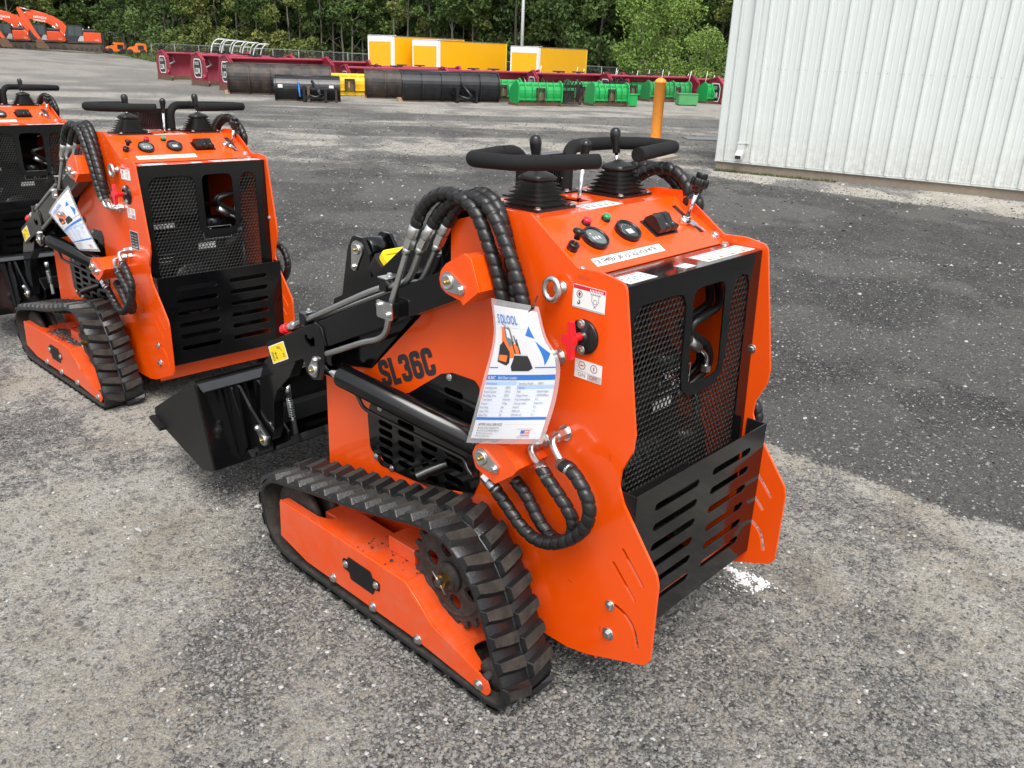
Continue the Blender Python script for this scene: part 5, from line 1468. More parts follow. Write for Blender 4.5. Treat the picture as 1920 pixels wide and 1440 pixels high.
# ---------------------------------------------------------------- white ribbed building
def building():
    root = thing('metal_building', (10.653, 6.213, 0), 'white ribbed metal-clad building with a downspout at its corner', 'building')
    M['cladding'] = mat('white_cladding', (.60,.64,.625), .42, var=.05, nscale=1.6, dust=.10, dustcol=(.52,.53,.50), bump=.05, bscale=6)
    m_ = M['cladding']; n, l, b = m_.node_tree.nodes, m_.node_tree.links, m_.node_tree.nodes['Principled BSDF']
    src = b.inputs['Base Color'].links[0].from_socket; tc = n.new('ShaderNodeTexCoord'); sx = n.new('ShaderNodeSeparateXYZ'); l.new(tc.outputs['Object'], sx.inputs[0])
    mr = n.new('ShaderNodeMapRange'); l.new(sx.outputs['Z'], mr.inputs[0])
    for i, q in enumerate((.15, .85, .85, 0)): mr.inputs[i+1].default_value = q
    no = n.new('ShaderNodeTexNoise'); no.inputs['Scale'].default_value = 9; no.inputs['Detail'].default_value = 8; no.inputs['Roughness'].default_value = .8; l.new(tc.outputs['Object'], no.inputs['Vector'])
    m2 = n.new('ShaderNodeMapRange'); l.new(no.outputs['Fac'], m2.inputs[0]); m2.inputs[1].default_value = .40; m2.inputs[2].default_value = .72
    mu = n.new('ShaderNodeMath'); mu.operation = 'MULTIPLY'; l.new(mr.outputs[0], mu.inputs[0]); l.new(m2.outputs[0], mu.inputs[1])
    mx = n.new('ShaderNodeMix'); mx.data_type = 'RGBA'; l.new(mu.outputs[0], mx.inputs[0]); l.new(src, mx.inputs[6]); mx.inputs[7].default_value = (.40,.37,.32,1); l.new(mx.outputs[2], b.inputs['Base Color'])
    M['concrete'] = mat('foundation_concrete', (.24,.20,.155), .9, var=.3, nscale=12, dust=.3, dustcol=(.10,.09,.08), bump=.4, bscale=60)
    M['screw'] = mat('cladding_screw', (.30,.32,.33), .4, metal=.6)
    dirv = Vector((.180,-.984,0)).normalized()
    ang = math.atan2(dirv.y, dirv.x)
    root.rotation_euler = (0,0,ang)     # local +x runs along the wall to the right, local -y is outdoors
    L, H, Z0 = 16.0, 5.2, .15
    w = MB(); pts = []          # plan profile (x, y) of the cladding
    pitch = .2875; x0 = .585
    pts.append((0,0)); xs = x0
    pts.append((.11,0)); pts.append((.122,-.012)); pts.append((.135,0))
    while xs < L-.3:
        if xs > x0 - 1e-6:
            pts += [(xs-.034,0),(xs-.014,-.030),(xs+.014,-.030),(xs+.034,0)]
            for q in (.098,.188): pts += [(xs+q-.014,0),(xs+q-.007,-.0045),(xs+q+.007,-.0045),(xs+q+.014,0)]
        xs += pitch
    pts.append((L,0))
    vs = [(x,y,Z0) for x,y in pts]+[(x,y,H) for x,y in pts]; n = len(pts)
    w.add(vs, [(i,i+1,n+i+1,n+i) for i in range(n-1)], 'cladding')
    w.prism([(0,.0),(L,.0),(L,9.0),(0,9.0)], Z0, H, 'cladding', 'z') if 0 else None
    w.box((0,.02,Z0),(.02,9,H),'cladding'); w.box((L-.02,.02,Z0),(L,9,H),'cladding'); w.box((0,8.98,Z0),(L,9,H),'cladding')
    w.prism([(0,H),(L/2,H+1.2),(L,H)], .02, 9, 'cladding', 'y')
    # screws
    k = 0; xs = x0
    sc_ = MB()
    while xs < L-.4:
        for dx in (.06,.145,.23):
            sc_.lathe([(.0065,0),(.005,.004)], 'screw', (xs+dx,-.0005,Z0+.045), (0,-1,0), 6)
            if k % 1 == 0 and dx != .145: sc_.lathe([(.0065,0),(.005,.004)], 'screw', (xs+dx,-.0005,1.55), (0,-1,0), 6)
        if k % 3 == 1:
            for z in (.70,1.12,1.55): sc_.lathe([(.006,0),(.005,.004)], 'screw', (xs,-.0305,z), (0,-1,0), 6)
        xs += pitch; k += 1
    wo = w.build('wall', root); sc_.build('screws', root)
    t = MB(); t.box((-.012,-.012,Z0-.004),(.075,.0,H),'cladding'); t.box((-.012,-.012,Z0-.004),(0,.10,H),'cladding'); t.box((.145,-.03,Z0+.0),(.175,-.001,H),'cladding')
    t.box((-.01,-.02,Z0-.022),(L,-.001,Z0-.004),'cladding')
    t.build('corner_trim', root)
    d = MB(); d.prism(rrect(.365,.465,-.085,-.015,.012), .36, H, 'cladding', 'z')
    P = [(-.05,.40),(-.06,.30),(-.13,.22),(-.155,.20)]
    d.prism(rnd([(-.088,.42),(-.012,.42),(-.012,.31),(-.10,.205),(-.165,.20),(-.170,.265),(-.090,.33)], .012), .362, .468, 'cladding', 'x')
    d.box((.355,-.092,.43),(.475,-.010,.455),'cladding'); d.box((.475,-.03,.435),(.51,-.005,.450),'cladding')
    do = d.build('downspout', root, .003)
    MB().prism(rrect(.370,.460,.208,.258,.006), -.172, -.169, 'ink', 'y').build('dark_spout_end', do)  # black plate on the closed spout end paints the dark of its hollow
    MB().box((-.0,.012,-.25),(L,8.9,.1497),'concrete').build('foundation', root, .004)
building()

# ---------------------------------------------------------------- orange bollard on its concrete pad
M['bollard'] = mat('orange_bollard_paint', (.92,.33,.04), .5, var=.08, nscale=9, dust=.12, dustcol=(.4,.3,.2))
M['padc'] = mat('pale_concrete', (.38,.33,.27), .9, var=.2, nscale=10, bump=.3, bscale=50)
pb = at_px(1226, 293)
b = thing('bollard', (pb.x, pb.y, GZ(pb.x, pb.y)-.01), 'orange steel bollard with a rounded cap beside the white building', 'bollard', rz=.3)
MB().lathe([(.095,0),(.095,1.26),(.105,1.265),(.105,1.285),(.08,1.32),(.04,1.345),(.0,1.352)], 'bollard', seg=28, cap=False).build('post', b)
MB().prism(rnd([(-.62,-.30),(.10,-.42),(.40,-.2),(.42,.35),(-.35,.42)], .05), 0, .055, 'padc', 'z').build('concrete_pad', b, .01)
u = at_px(1330, 262); ub = MB().prism(rrect(-.55,.55,-.30,.30,.03), -.02, .02, 'steel', 'z').build('utility_cover', None, .004, 'flat grey steel cover in the ground left of the white building', 'cover', loc=(u.x,u.y,GZ(u.x,u.y)+.02), rot=(0,0,-.8))

# ---------------------------------------------------------------- snow pushers and plows
M['maroon'] = mat('maroon_paint', (.21,.006,.024), .38, var=.12, nscale=1.2, dust=.12, dustcol=(.35,.2,.2))
M['maroonlip'] = mat('pale_maroon_paint', (.38,.030,.065), .42, var=.12, nscale=2, dust=.15, dustcol=(.4,.12,.15))  # paler than the moldboard, for top lip, plate rims and bosses
M['plowblack'] = mat('worn_black_paint', (.012,.012,.013), .42, var=.5, nscale=7, dust=.9, dustcol=(.13,.080,.050))
M['plowblack2'] = mat('black_plow_paint', (.006,.007,.010), .26, var=.4, nscale=7, dust=.30, dustcol=(.09,.08,.07))
M['green'] = mat('green_paint', (.004,.34,.075), .42, var=.12, nscale=2, dust=.25, dustcol=(.12,.22,.10))
M['green2'] = mat('worn_green_paint', (.01,.27,.07), .5, var=.2, nscale=3, dust=.5, dustcol=(.10,.12,.07))
M['greendirty'] = mat('faded_green_paint', (.06,.30,.10), .6, var=.2, nscale=3, dust=.5, dustcol=(.22,.28,.16))
M['rust'] = mat('rusty_steel', (.12,.065,.035), .8, var=.5, nscale=6, dust=.5, dustcol=(.22,.17,.12))
M['plowyellow'] = mat('yellow_paint', (.80,.50,.005), .4, var=.08, nscale=2, dust=.12, dustcol=(.5,.35,.1))
M['wood'] = mat('timber_block', (.42,.27,.13), .85, var=.2)
M['rubberfar'] = mat('rubber_pad', (.02,.02,.022), .6, var=.2)

def pusher_proto(L, label, H=1.18, lettered=True):
    """box snow pusher, long side along +x, open side towards -y"""
    root = thing('snow_pusher', (0,0,0), label, 'snow pusher', 'maroon box snow pushers')
    c = MB(); prof = []
    for i in range(11):
        t = i/10; prof.append((.10*math.cos(PI*t-PI/2)*1.6-.12, .10+t*(H-.22)))
    poly = prof+[(p[0]+.03, p[1]) for p in reversed(prof)]
    c.prism(poly, .02, L-.02, 'maroon', 'x')
    if lettered: c.text('BOSS', .62, 'white', frame((L*.20,.005,.42), (1,0,0), (0,0,1)), bold=.03, sx=1.25)
    for i in range(6): c.box((L*(i+.5)/6-.02,.05,.12),(L*(i+.5)/6+.02,.20,H-.15),'maroon')
    c.build('moldboard', root)
    l = MB(); l.prism([(-.14,H-.12),(-.30,H-.06),(-.30,H-.02),(-.02,H-.0),(.10,H-.06),(.06,H-.14)], 0, L, 'maroonlip', 'x'); l.build('top_lip', root)
    for x, s in ((0,-1),(L,1)):
        e = MB(); out = [(.20,.16),(-1.15,.16),(-1.25,.55),(-1.05,.98),(-.55,H+.10),(.05,H-.02),(.24,.70)]
        e.prism(out, x-.02, x+.02, 'maroon', 'x'); e.prism([(-1.05,.98),(-.55,H+.10),(.05,H-.02),(.05,H-.06),(-.55,H+.05),(-1.02,.94)], x-.05, x+.05, 'maroonlip', 'x')
        f = frame((x+.0225*s, -.05 if s < 0 else -.85, .30), (0,-1 if s < 0 else 1,0), (0,0,1))
        e.prism(rnd([(.12,.0),(.68,.0),(.76,.18),(.76,.54),(.66,.72),(.14,.72),(.04,.54),(.04,.18)], .08), 0, .004, 'white', 'z', mtx=f)
        e.prism(rnd([(.16,.04),(.64,.04),(.72,.20),(.72,.52),(.63,.68),(.17,.68),(.08,.52),(.08,.20)], .08), .004, .007, 'ink', 'z', mtx=f)
        e.text('BOSS', .17, 'white', f @ Matrix.Translation((.17,.49,0)), off=.010, sx=.95)
        e.text('LDR', .30, 'white', f @ Matrix.Translation((.15,.16,0)), off=.010, sx=.86, bold=.02)
        e.lathe([(.09,0),(.09,.05),(.05,.06)], 'maroonlip', (x+.02*s,-1.05,.36), (s,0,0), 14)
        e.build('end_plate', root)
        k = MB(); k.prism([(.25,0),(-1.30,0),(-1.42,.14),(-1.30,.20),(.22,.20)], x-.035, x+.035, 'rust', 'x'); k.build('skid_shoe', root)
        b = MB(); q = x+(.55 if s < 0 else -.55)
        b.tube([(x-.02*s,-.75,.62),(q,-.45,.78),(q,-.12,1.02)], .035, 'steel', 8); b.build('brace', root)
    k = MB(); k.box((.03,-.14,.0),(L-.03,-.10,.16),'rust'); k.build('cutting_edge', root)
    for f_ in (.30,.52): 
        r_ = MB(); r_.box((L*f_,.02,H+.02),(L*f_+.42,.34,H+.07),'rubberfar', Matrix.Rotation(0,4,'X')); r_.box((L*f_+.15,.12,H-.08),(L*f_+.27,.22,H+.02),'rubberfar'); r_.build('rubber_pad', root)
    return root
pl_pos = []   # (px of near-left corner, D, rz, label)
P0 = pusher_proto(4.1, 'x', lettered=False); P1 = pusher_proto(4.1, 'x')
rows = [(296,44.0,-.06,'maroon snow pusher with a round end badge, leftmost of the row'),
        (360,38.5,-.06,'maroon snow pusher second from the left, end badge on red plate'),
        (412,35.0,-.10,'maroon snow pusher third from the left, partly hidden by the rusty black plow'),
        (640,36.5,-.35,'maroon snow pusher above the small yellow pusher and the left black cylinder plow'),
        (828,36.8,-.42,'maroon snow pusher behind the longest glossy black plow'),
        (992,37.0,-.45,'maroon snow pusher behind the two foremost green pushers'),
        (1130,37.6,-.45,'maroon snow pusher left of the orange bollard, behind the green ones'),
        (1338,37.5,-.45,'maroon snow pusher at the left edge of the white building'),
        (520,42.0,-.30,'maroon snow pusher in the rear row, left of the yellow trailers'),
        (700,43.0,-.38,'maroon snow pusher in the rear row, in front of the leftmost yellow trailer'),
        (905,43.5,-.42,'maroon snow pusher in the rear row, in front of the middle yellow trailer'),
        (1215,39.5,-.45,'maroon snow pusher half hidden behind the orange bollard top')]
for i, (px, D, rz, lab) in enumerate(rows):
    o = P0 if i == 0 else P1 if i == 3 else copy_tree(P0 if i < 3 else P1)
    p = at_d(px, D); o.location = (p.x, p.y, p.z if i < 3 else min(p.z, -.02)-(.22 if i >= 3 else 0)+(.12 if i >= 8 and i < 11 else 0)); o.rotation_euler = (0,0,rz); o['label'] = lab

def plow(name, L, H, depth, m, lab, px, py, rz, ribs=5, frame_=True, wood=True, group='black snow plow blades'):
    """curved blade seen from behind, hollow side away; long side +x, back towards -y"""
    p = at_px(px, py, 0.0); root = thing(name, (p.x,p.y,GZ(p.x,p.y)), lab, 'snow plow', group, rz)
    c = MB(); prof = []
    for i in range(13):
        a = R(-62)+R(150)*i/12
        prof.append((-depth*math.cos(a)*.62+depth*.35, H*.5+H*.5*math.sin(a)/.95))
    z0 = min(q[1] for q in prof); prof = [(q[0], q[1]-z0+.03) for q in prof]
    poly = prof+[(q[0]+.03, q[1]) for q in reversed(prof)]
    c.prism(poly, 0, L, m, 'x'); c.build('moldboard', root)
    rb = MB()
    for i in range(ribs):
        x = .03+(L-.06)*i/(ribs-1)
        rb.prism([(q[0]-.10, q[1]) for q in prof]+[(q[0]+.0, q[1]) for q in reversed(prof)], x-.018, x+.018, m, 'x')
    rb.box((0,prof[0][0]-.10,.16),(L,prof[0][0]-.04,.24),m); rb.tube([(0,prof[-1][0],prof[-1][1]),(L,prof[-1][0],prof[-1][1])], .035, m, 8)
    rb.build('ribs', root)
    e = MB(); e.box((0,prof[0][0]-.02,0),(L,prof[0][0]+.02,.15),'rust'); e.build('cutting_edge', root)
    if frame_:
        f = MB(); x = L*.62; y = prof[5][0]
        f.box((x-.35,y-.42,.10),(x+.35,y-.36,.20),m); f.box((x-.38,y-.50,.02),(x-.30,y-.10,.50),m); f.box((x+.28,y-.55,.02),(x+.36,y-.12,.42),m)
        f.tube([(x-.1,y-.05,.62),(x+.18,y-.50,.20)], .045, m, 10); f.tube([(x-.45,y-.10,.30),(x,y-.60,.16),(x+.45,y-.10,.28)], .035, m, 8)
        f.build('push_frame', root)
    if wood:
        w_ = MB(); w_.box((-.10,prof[0][0]-.12,0),(.06,prof[0][0]+.2,.12),'wood'); w_.build('timber_block', root)
    return root
plow('snow_plow', 3.55, .98, .62, 'plowblack', 'long rust-stained black plow blade in front of the third maroon pusher', 428, 176, -.55, 6)
sp_ = plow('snow_plow', 2.05, .72, .5, 'plowblack2', 'short black plow blade with white stickers and blue hydraulic rams, nearest of the blades', 516, 188, -.62, 4, wood=False)
x_ = MB()
for xx in (.12,1.70): x_.box((xx,-.16,.40),(xx+.14,-.155,.50),'white')
x_.build('sticker', sp_)
x_ = MB(); x_.tube([(.75,-.12,.55),(.80,-.42,.15)], .03, 'blueink', 8); x_.tube([(1.35,-.12,.45),(1.45,-.42,.15)], .03, 'blueink', 8); x_.box((1.02,-.55,.0),(1.1,-.10,.45),'rust'); x_.box((1.05,-.52,.38),(1.95,-.45,.43),'iron'); x_.box((1.88,-.52,.0),(1.95,-.45,.43),'iron'); x_.build('mount_frame', sp_)
plow('snow_plow', 2.1, .92, .62, 'plowblack', 'dull brown-black plow blade between the yellow pusher and the glossy black blade', 684, 184, -.60, 4, frame_=False)
plow('snow_plow', 3.45, .95, .66, 'plowblack2', 'long glossy black plow blade with its push frame lying in front', 752, 190, -.50, 6)

def box_pusher(m, mat_edge, L, H, D, lab, px, py, rz, group, cat='snow pusher', rods=0, coupler=True):
    p = at_px(px, py, 0.0); root = thing('snow_pusher', (p.x,p.y,GZ(p.x,p.y)), lab, cat, group, rz)
    c = MB(); prof = []
    for i in range(9):
        a = R(-70)+R(140)*i/8; prof.append((-.30*math.cos(a)+.10, H*.5+.46*H*math.sin(a)))
    c.prism(prof+[(q[0]+.03, q[1]) for q in reversed(prof)], 0, L, m, 'x')
    for i in range(1, 6):
        x = L*i/6; c.prism([(q[0]-.07, q[1]) for q in prof]+[(q[0], q[1]) for q in reversed(prof)], x-.015, x+.015, m, 'x')
    c.box((0,-.14,H*.78),(L,-.05,H*.86),m); c.box((0,-.22,H*.22),(L,-.08,H*.32),m)
    c.build('moldboard', root)
    for x in (0, L):
        e = MB(); e.prism(rnd([(-.30,.06),(-.30,H*.9),(.0,H+.02),(D,H*.72),(D+.08,.06)], .15), x-.02, x+.02, m, 'x'); e.box((x-.05,-.34,0),(x+.05,D+.1,.08),'rust'); e.build('end_plate', root)
    e = MB(); e.box((.02,-.16,.02),(L-.02,-.10,.15),mat_edge); e.build('cutting_edge', root)
    if coupler:
        k = MB(); k.box((L*.42,-.30,.16),(L*.45,-.16,H*.72),'plowblack'); k.box((L*.58,-.30,.16),(L*.61,-.16,H*.72),'plowblack'); k.box((L*.42,-.29,H*.62),(L*.61,-.24,H*.72),'plowblack'); k.box((L*.45,-.25,.2),(L*.58,-.2,H*.6),'rust'); k.build('coupler', root)
    if rods:
        MB().tube([(0,0,H*.9),(.06,0,H+.42)], .012, 'white', 6).build('marker_rod', root); MB().tube([(L,0,H*.9),(L+.1,0,H+.40)], .012, 'white', 6).build('marker_rod', root)
    return root
box_pusher('plowyellow', 'plowyellow', 1.95, .82, .7, 'bright yellow box pusher between the black plow blades', 604, 178, -.62, None, coupler=True)
gp = [(905,190,1.35,-.50,'green box pusher touching the right end of the glossy black plow blade',0),
      (967,198,1.55,-.48,'foremost green box pusher with a plain upright end plate, left of the dark attachment',0),
      (1062,192,1.25,-.5,'green box pusher behind the dark attachment with hoses',0),
      (1108,198,1.30,-.5,'green box pusher with rusty coupler left of the plain green crate',0),
      (1010,180,1.6,-.5,'green box pusher in the second row, above the foremost one',1),
      (1090,178,1.6,-.5,'green box pusher in the second row, below the fourth maroon badge',1),
      (1150,184,1.5,-.5,'green box pusher just above the plain green crate',1),
      (1190,182,1.5,-.5,'green box pusher in the gap left of the orange bollard',1),
      (1212,190,1.1,-.5,'green box pusher mostly hidden behind the orange bollard',0),
      (1236,190,1.25,-.5,'green box pusher just right of the orange bollard',1),
      (1284,184,1.3,-.5,'green box pusher above the faded green crate',1),
      (1318,193,1.5,-.5,'rightmost green box pusher, against the edge of the white building',1)]
for px, py, L, rz, lab, rods in gp:
    box_pusher('green' if px % 3 else 'green2', 'rust', L, .80, .55, lab, px, py, rz, 'green box snow pushers', rods=rods)
for i, px in enumerate((1040,1075,1128,1172,1205,1262,1300,1345)):
    box_pusher('green2' if i % 2 else 'green', 'rust', 1.4, .80, .55, 'green box pusher in the third row, '+['first','second','third','fourth','fifth','sixth','seventh','eighth'][i]+' from the left', px, 172+(i%3), -.5+.08*(i%3-1), 'green box snow pushers', rods=i % 2)
def crate(px, py, m, lab):
    p = at_px(px, py, 0); r_ = thing('steel_crate', (p.x,p.y,GZ(p.x,p.y)), lab, 'crate', 'green steel crates', -.72)
    MB().box((0,0,.03),(.74,.5,.40),m).box((.04,.04,.0),(.10,.46,.03),'rust').box((.64,.04,.0),(.70,.46,.03),'rust').build('bin', r_, .008)
    MB().box((-.02,-.02,.402),(.76,.52,.43),m).build('lid', r_, .006)
crate(1156, 199, 'green', 'plain bright green steel crate left of the orange bollard')
crate(1272, 198, 'greendirty', 'faded green steel crate right of the orange bollard')
def dark_attachment(px, py, lab):
    p = at_px(px, py, 0); r_ = thing('hydraulic_attachment', (p.x,p.y,GZ(p.x,p.y)), lab, 'attachment', 'dark hydraulic attachments', -.6)
    f = MB(); f.box((0,0,.05),(.08,.5,.72),'plowblack'); f.box((.75,0,.05),(.83,.5,.72),'plowblack'); f.box((0,0,.60),(.83,.08,.70),'plowblack'); f.box((0,0,.05),(.83,.5,.13),'plowblack'); f.box((.2,.1,.13),(.6,.4,.50),'iron'); f.build('frame', r_, .004)
    h = MB()
    for i in range(5):
        x = .1+i*.14; h.tube(cat_rom([(x,.05,.66),(x+.05,-.12,.82+.05*(i%2)),(x+.16,-.10,.55),(x+.10,.02,.25)], .06), .018, 'rubberfar', 6)
    h.build('hydraulic_hose', r_)
dark_attachment(1046, 199, 'dark tangle of frame and hoses between two green box pushers')
dark_attachment(1135, 188, 'dark frame with hoses behind the bright green crate')
dark_attachment(1222, 184, 'dark frame with hoses right behind the bollard')
dark_attachment(1256, 178, 'dark mesh frame above the faded green crate')

# ---------------------------------------------------------------- yellow trailers
M['trailer'] = mat('yellow_trailer_paint', (.85,.43,.003), .4, var=.05, nscale=.8, dust=.05)
M['trailertop'] = mat('white_trailer_cap', (.78,.79,.80), .4, var=.03)
def trailer(px, D, L, ztop, lab, rz):
    p = at_d(px, D); g = GZ(p.x, p.y); root = thing('box_trailer', (p.x,p.y,g), lab, 'trailer', 'yellow box trailers', rz)
    # local: nose face on x from 0 to 2.5 at y=0, body runs to +y
    W = 2.5; zt = ztop-g; zb = 1.1
    b = MB(); b.box((0,.06,zb),(W,L,zt-.06),'trailer'); b.box((.12,.0,zb),(W-.12,.06,zt-.42),'trailer'); 
    for x0 in (0,): pass
    b.build('body', root, .01)
    c = MB(); c.box((.10,-.002,zt-.42),(W-.10,.055,zt-.02),'trailertop'); c.box((0,-.004,zb),(.12,.05,zt-.03),'trailertop'); c.box((W-.12,-.004,zb),(W+.004,.30,zt-.03),'trailertop'); c.box((-.01,.0,zt-.06),(W+.01,L,zt),'steel'); c.box((.0,.0,zt),(W,.5,zt+.03),'trailertop')
    c.build('nose_trim', root, .02)
    r_ = MB(); r_.box((W-.03,L-.15,zb),(W+.006,L+.0,zt-.06),'yellow'); r_.build('rear_frame', root)
    w = MB()
    for y in (L-1.2, L-2.3):
        for x in (.12, W-.12): w.lathe([(.30,-.12),(.48,-.12),(.50,-.08),(.50,.08),(.48,.12),(.30,.12)], 'rubberfar', (x,y,.5), (1,0,0), 24)
    w.box((.4,1.2,.0),(.5,1.3,zb),'steel'); w.box((W-.5,1.2,.0),(W-.4,1.3,zb),'steel'); w.box((.3,0.3,zb-.25),(W-.3,L-.2,zb),'iron')
    w.build('wheel_and_leg', root)
rzT = -1.47
trailer(690, 68, 8.0, 2.52, 'yellow box trailer with a white nose cap, leftmost of three', rzT)
trailer(773, 66.5, 8.0, 2.32, 'yellow box trailer with a white nose cap, longest side in view, middle of three', rzT)
trailer(957, 66, 6.4, 2.10, 'yellow box trailer with a white nose cap, rightmost of three', rzT)

# ---------------------------------------------------------------- excavators
M['exc'] = mat('orange_excavator_paint', (.72,.080,.018), .4, var=.08, nscale=1, dust=.15, dustcol=(.4,.15,.08))
M['excdark'] = mat('excavator_undercarriage', (.075,.062,.050), .8, var=.4, nscale=4, dust=.6, dustcol=(.13,.10,.08))
M['excgrey'] = mat('dark_cab_paint', (.025,.027,.030), .35, var=.2)
M['cabglass'] = mat('cab_glass', (.06,.085,.085), .12, var=.1)
M['pale'] = mat('pale_cab_panel', (.42,.43,.43), .5, var=.1)
K = 15.8
def ex(px, py): return ((px-160)/K, (97.5-py)/K)
def excavator(label):
    r = thing('excavator', (0,0,0), label, 'excavator', 'orange excavators parked in a row')
    t = MB()
    for y in (-1.25, .85):
        pr = rnd([(-2.75,.02),(2.25,.02),(2.75,.45),(2.30,.86),(-2.70,.86),(-3.10,.45)], .3, 5)
        t.prism(pr, y, y+.5, 'excdark', 'y')
        for i in range(18): t.box((-2.7+i*.29,y-.03,.86),(-2.7+i*.29+.14,y+.53,.91),'excdark')
        for i in range(7): t.lathe([(.14,-.02),(.14,.03)], 'iron', (-2.2+i*.62,y-.02,.26), (0,-1,0), 12)
        t.lathe([(.30,-.02),(.30,.03)], 'iron', (-2.55,y-.02,.45), (0,-1,0), 16); t.lathe([(.30,-.02),(.30,.03)], 'iron', (2.25,y-.02,.45), (0,-1,0), 16)
    t.build('crawler_track', r)
    h = MB(); h.box((-1.9,-1.2,1.0),(2.3,1.2,1.20),'excdark'); h.box((-1.2,-.7,.7),(1.2,.7,1.0),'excdark'); h.box((.10,-1.2,1.2),(2.25,1.2,2.40),'exc'); h.build('house', r, .06)
    MB().box((.15,-1.0,2.40),(1.75,1.0,2.78),'excgrey').lathe([(.12,0),(.12,.5)], 'steel', (.9,.5,2.7), (0,0,1), 12).build('engine_hood', r, .1)
    h2 = MB(); h2.prism(rnd([(1.62,1.15),(2.35,1.2),(2.42,2.3),(1.62,2.42)], .15), -1.22, 1.22, 'exc', 'y'); h2.text('210', .3, 'white', frame((1.45,-1.25,1.35), (1,0,0), (0,0,1))); h2.build('counterweight', r)
    c = MB(); c.prism(rnd([(-2.0,1.2),(.0,1.2),(.05,3.25),(-1.75,3.3),(-2.15,2.2)], .12), -1.2, -.2, 'excgrey', 'y')
    c.prism(rnd([(-1.85,1.9),(-1.0,1.9),(-1.0,3.1),(-1.65,3.1)], .08), -1.215, -1.20, 'cabglass', 'y'); c.prism(rnd([(-.9,1.9),(-.1,1.9),(-.1,3.1),(-.9,3.1)], .08), -1.215, -1.20, 'cabglass', 'y')
    c.prism(rnd([(-.75,1.25),(.05,1.25),(.05,1.95),(-.35,1.9)], .1), -1.225, -1.21, 'pale', 'y'); c.lathe([(.16,0),(.16,.06)], 'white', (-2.2,-1.2,1.95), (-1,0,0), 12)
    c.build('cab', r)
    bm = MB(); B = [ex(135,68),(ex(133,52)),(ex(124,40)),(ex(109,30)),(ex(88,24)),(ex(57,21.5)),(ex(56,29)),(ex(72,33)),(ex(98,38)),(ex(113,46)),(ex(122,58)),(ex(129,72))]
    bm.prism(B, -.25, .25, 'exc', 'y'); bm.text('HITACHI', .36, 'white', frame((ex(70,33)[0],-.26,ex(70,34)[1]+.0), (.995,0,-.09), (.09,0,.995)), bold=.03, sx=1.1)
    bm.build('boom', r, .03)
    a = MB(); a.prism([ex(41,20),ex(43,14),ex(49,17),ex(58,32),ex(70,60),ex(79,76),ex(73,78),ex(62,62),ex(48,40)], -.2, .2, 'exc', 'y'); a.build('stick', r, .03)
    cy = MB()
    def P3(px, py, y=0): q = ex(px, py); return (q[0], y, q[1])
    cy.tube([P3(47,15.5),P3(68,20.5)], .06, 'chrome', 8); cy.tube([P3(68,20.5),P3(98,27)], .11, 'exc', 8)
    cy.build('hydraulic_ram', r)
    for y in (-.38,.38): cy = MB(); cy.tube([P3(128,76,y),P3(118,58,y)], .10, 'exc', 8); cy.tube([P3(118,58,y),P3(111,44,y)], .055, 'chrome', 8); cy.build('hydraulic_ram', r)
    cy = MB(); cy.tube([P3(52,34),P3(62,58)], .09, 'exc', 8); cy.tube([P3(62,58),P3(68,74)], .05, 'chrome', 8)
    cy.build('hydraulic_ram', r)
    bk = MB(); bk.prism(rnd([ex(69,77),ex(79,76),ex(90,90),ex(92,95),ex(70,94),ex(67,86)], .15), -.55, .55, 'rust', 'y'); bk.build('bucket', r)
    return r
e0 = excavator('x')
exs = [(160,139,0,0,1,'foremost orange excavator, the whole machine in view at the right end of the row'),
       (150,146,0,0,.93,'orange excavator directly behind the foremost one, only its boom and cab showing'),
       (93,143,0,0,1.0,'orange excavator with its boom over the first of the row from the left'),
       (74,149,0,0,.96,'orange excavator between the left boom and the rear cab, mostly hidden'),
       (30,147,0,0,1.0,'orange excavator cut off by the left edge of the photo')]
for i, (px, D, _, _, s, lab) in enumerate(exs):
    o = e0 if i == 0 else copy_tree(e0)
    p = at_d(px, D, 0.0); az = math.atan2(p.x-CAM.x, p.y-CAM.y)
    o.location = (p.x, p.y, -.04); o.rotation_euler = (0,0,-az-.03*i); o.scale = (s,s,s); o['label'] = lab

M['forkorange'] = mat('forklift_paint', (.80,.17,.02), .4, var=.05)
def forklift(px, D, lab, rz):
    p = at_d(px, D, 0.0); r = thing('forklift', (p.x,p.y,-.02), lab, 'forklift', 'orange forklifts', rz)
    b = MB(); b.prism(rnd([(-.7,.3),(1.35,.3),(1.42,.8),(1.35,1.28),(.3,1.32),(.1,.95),(-.5,.85),(-.75,.6)], .12), -.55, .55, 'forkorange', 'y'); b.box((.45,-.56,.55),(1.1,-.552,1.05),'excgrey'); b.build('body', r)
    g = MB()
    for y in (-.5,.5): g.tube([(-.55,y,.8),(-.42,y,2.35),(1.05,y,2.35),(1.25,y,1.25)], .04, 'excgrey', 6); g.tube([(.3,y,1.3),(.25,y,2.35)], .03, 'excgrey', 6)
    for i in range(6): g.box((-.40+i*.27,-.5,2.33),(-.34+i*.27,.5,2.38),'excgrey')
    g.box((.0,-.25,.95),(.5,.25,1.15),'excgrey'); g.box((.42,-.25,1.1),(.52,.25,1.6),'excgrey'); g.build('overhead_guard', r)
    m_ = MB()
    for y in (-.35,.35): m_.box((-1.02,y-.06,.05),(-.88,y+.06,2.3),'excgrey'); m_.box((-2.0,y-.05,.04),(-1.0,y+.05,.09),'iron')
    m_.box((-1.0,-.5,.4),(-.95,.5,.9),'excgrey'); m_.build('mast', r)
    w = MB()
    for x, y in ((-.45,-.58),(-.45,.58),(.95,-.55),(.95,.55)): w.lathe([(.18,-.10),(.31,-.10),(.33,-.06),(.33,.06),(.31,.10),(.18,.10)], 'rubberfar', (x,y,.33), (0,1,0), 20)
    w.build('wheel', r)
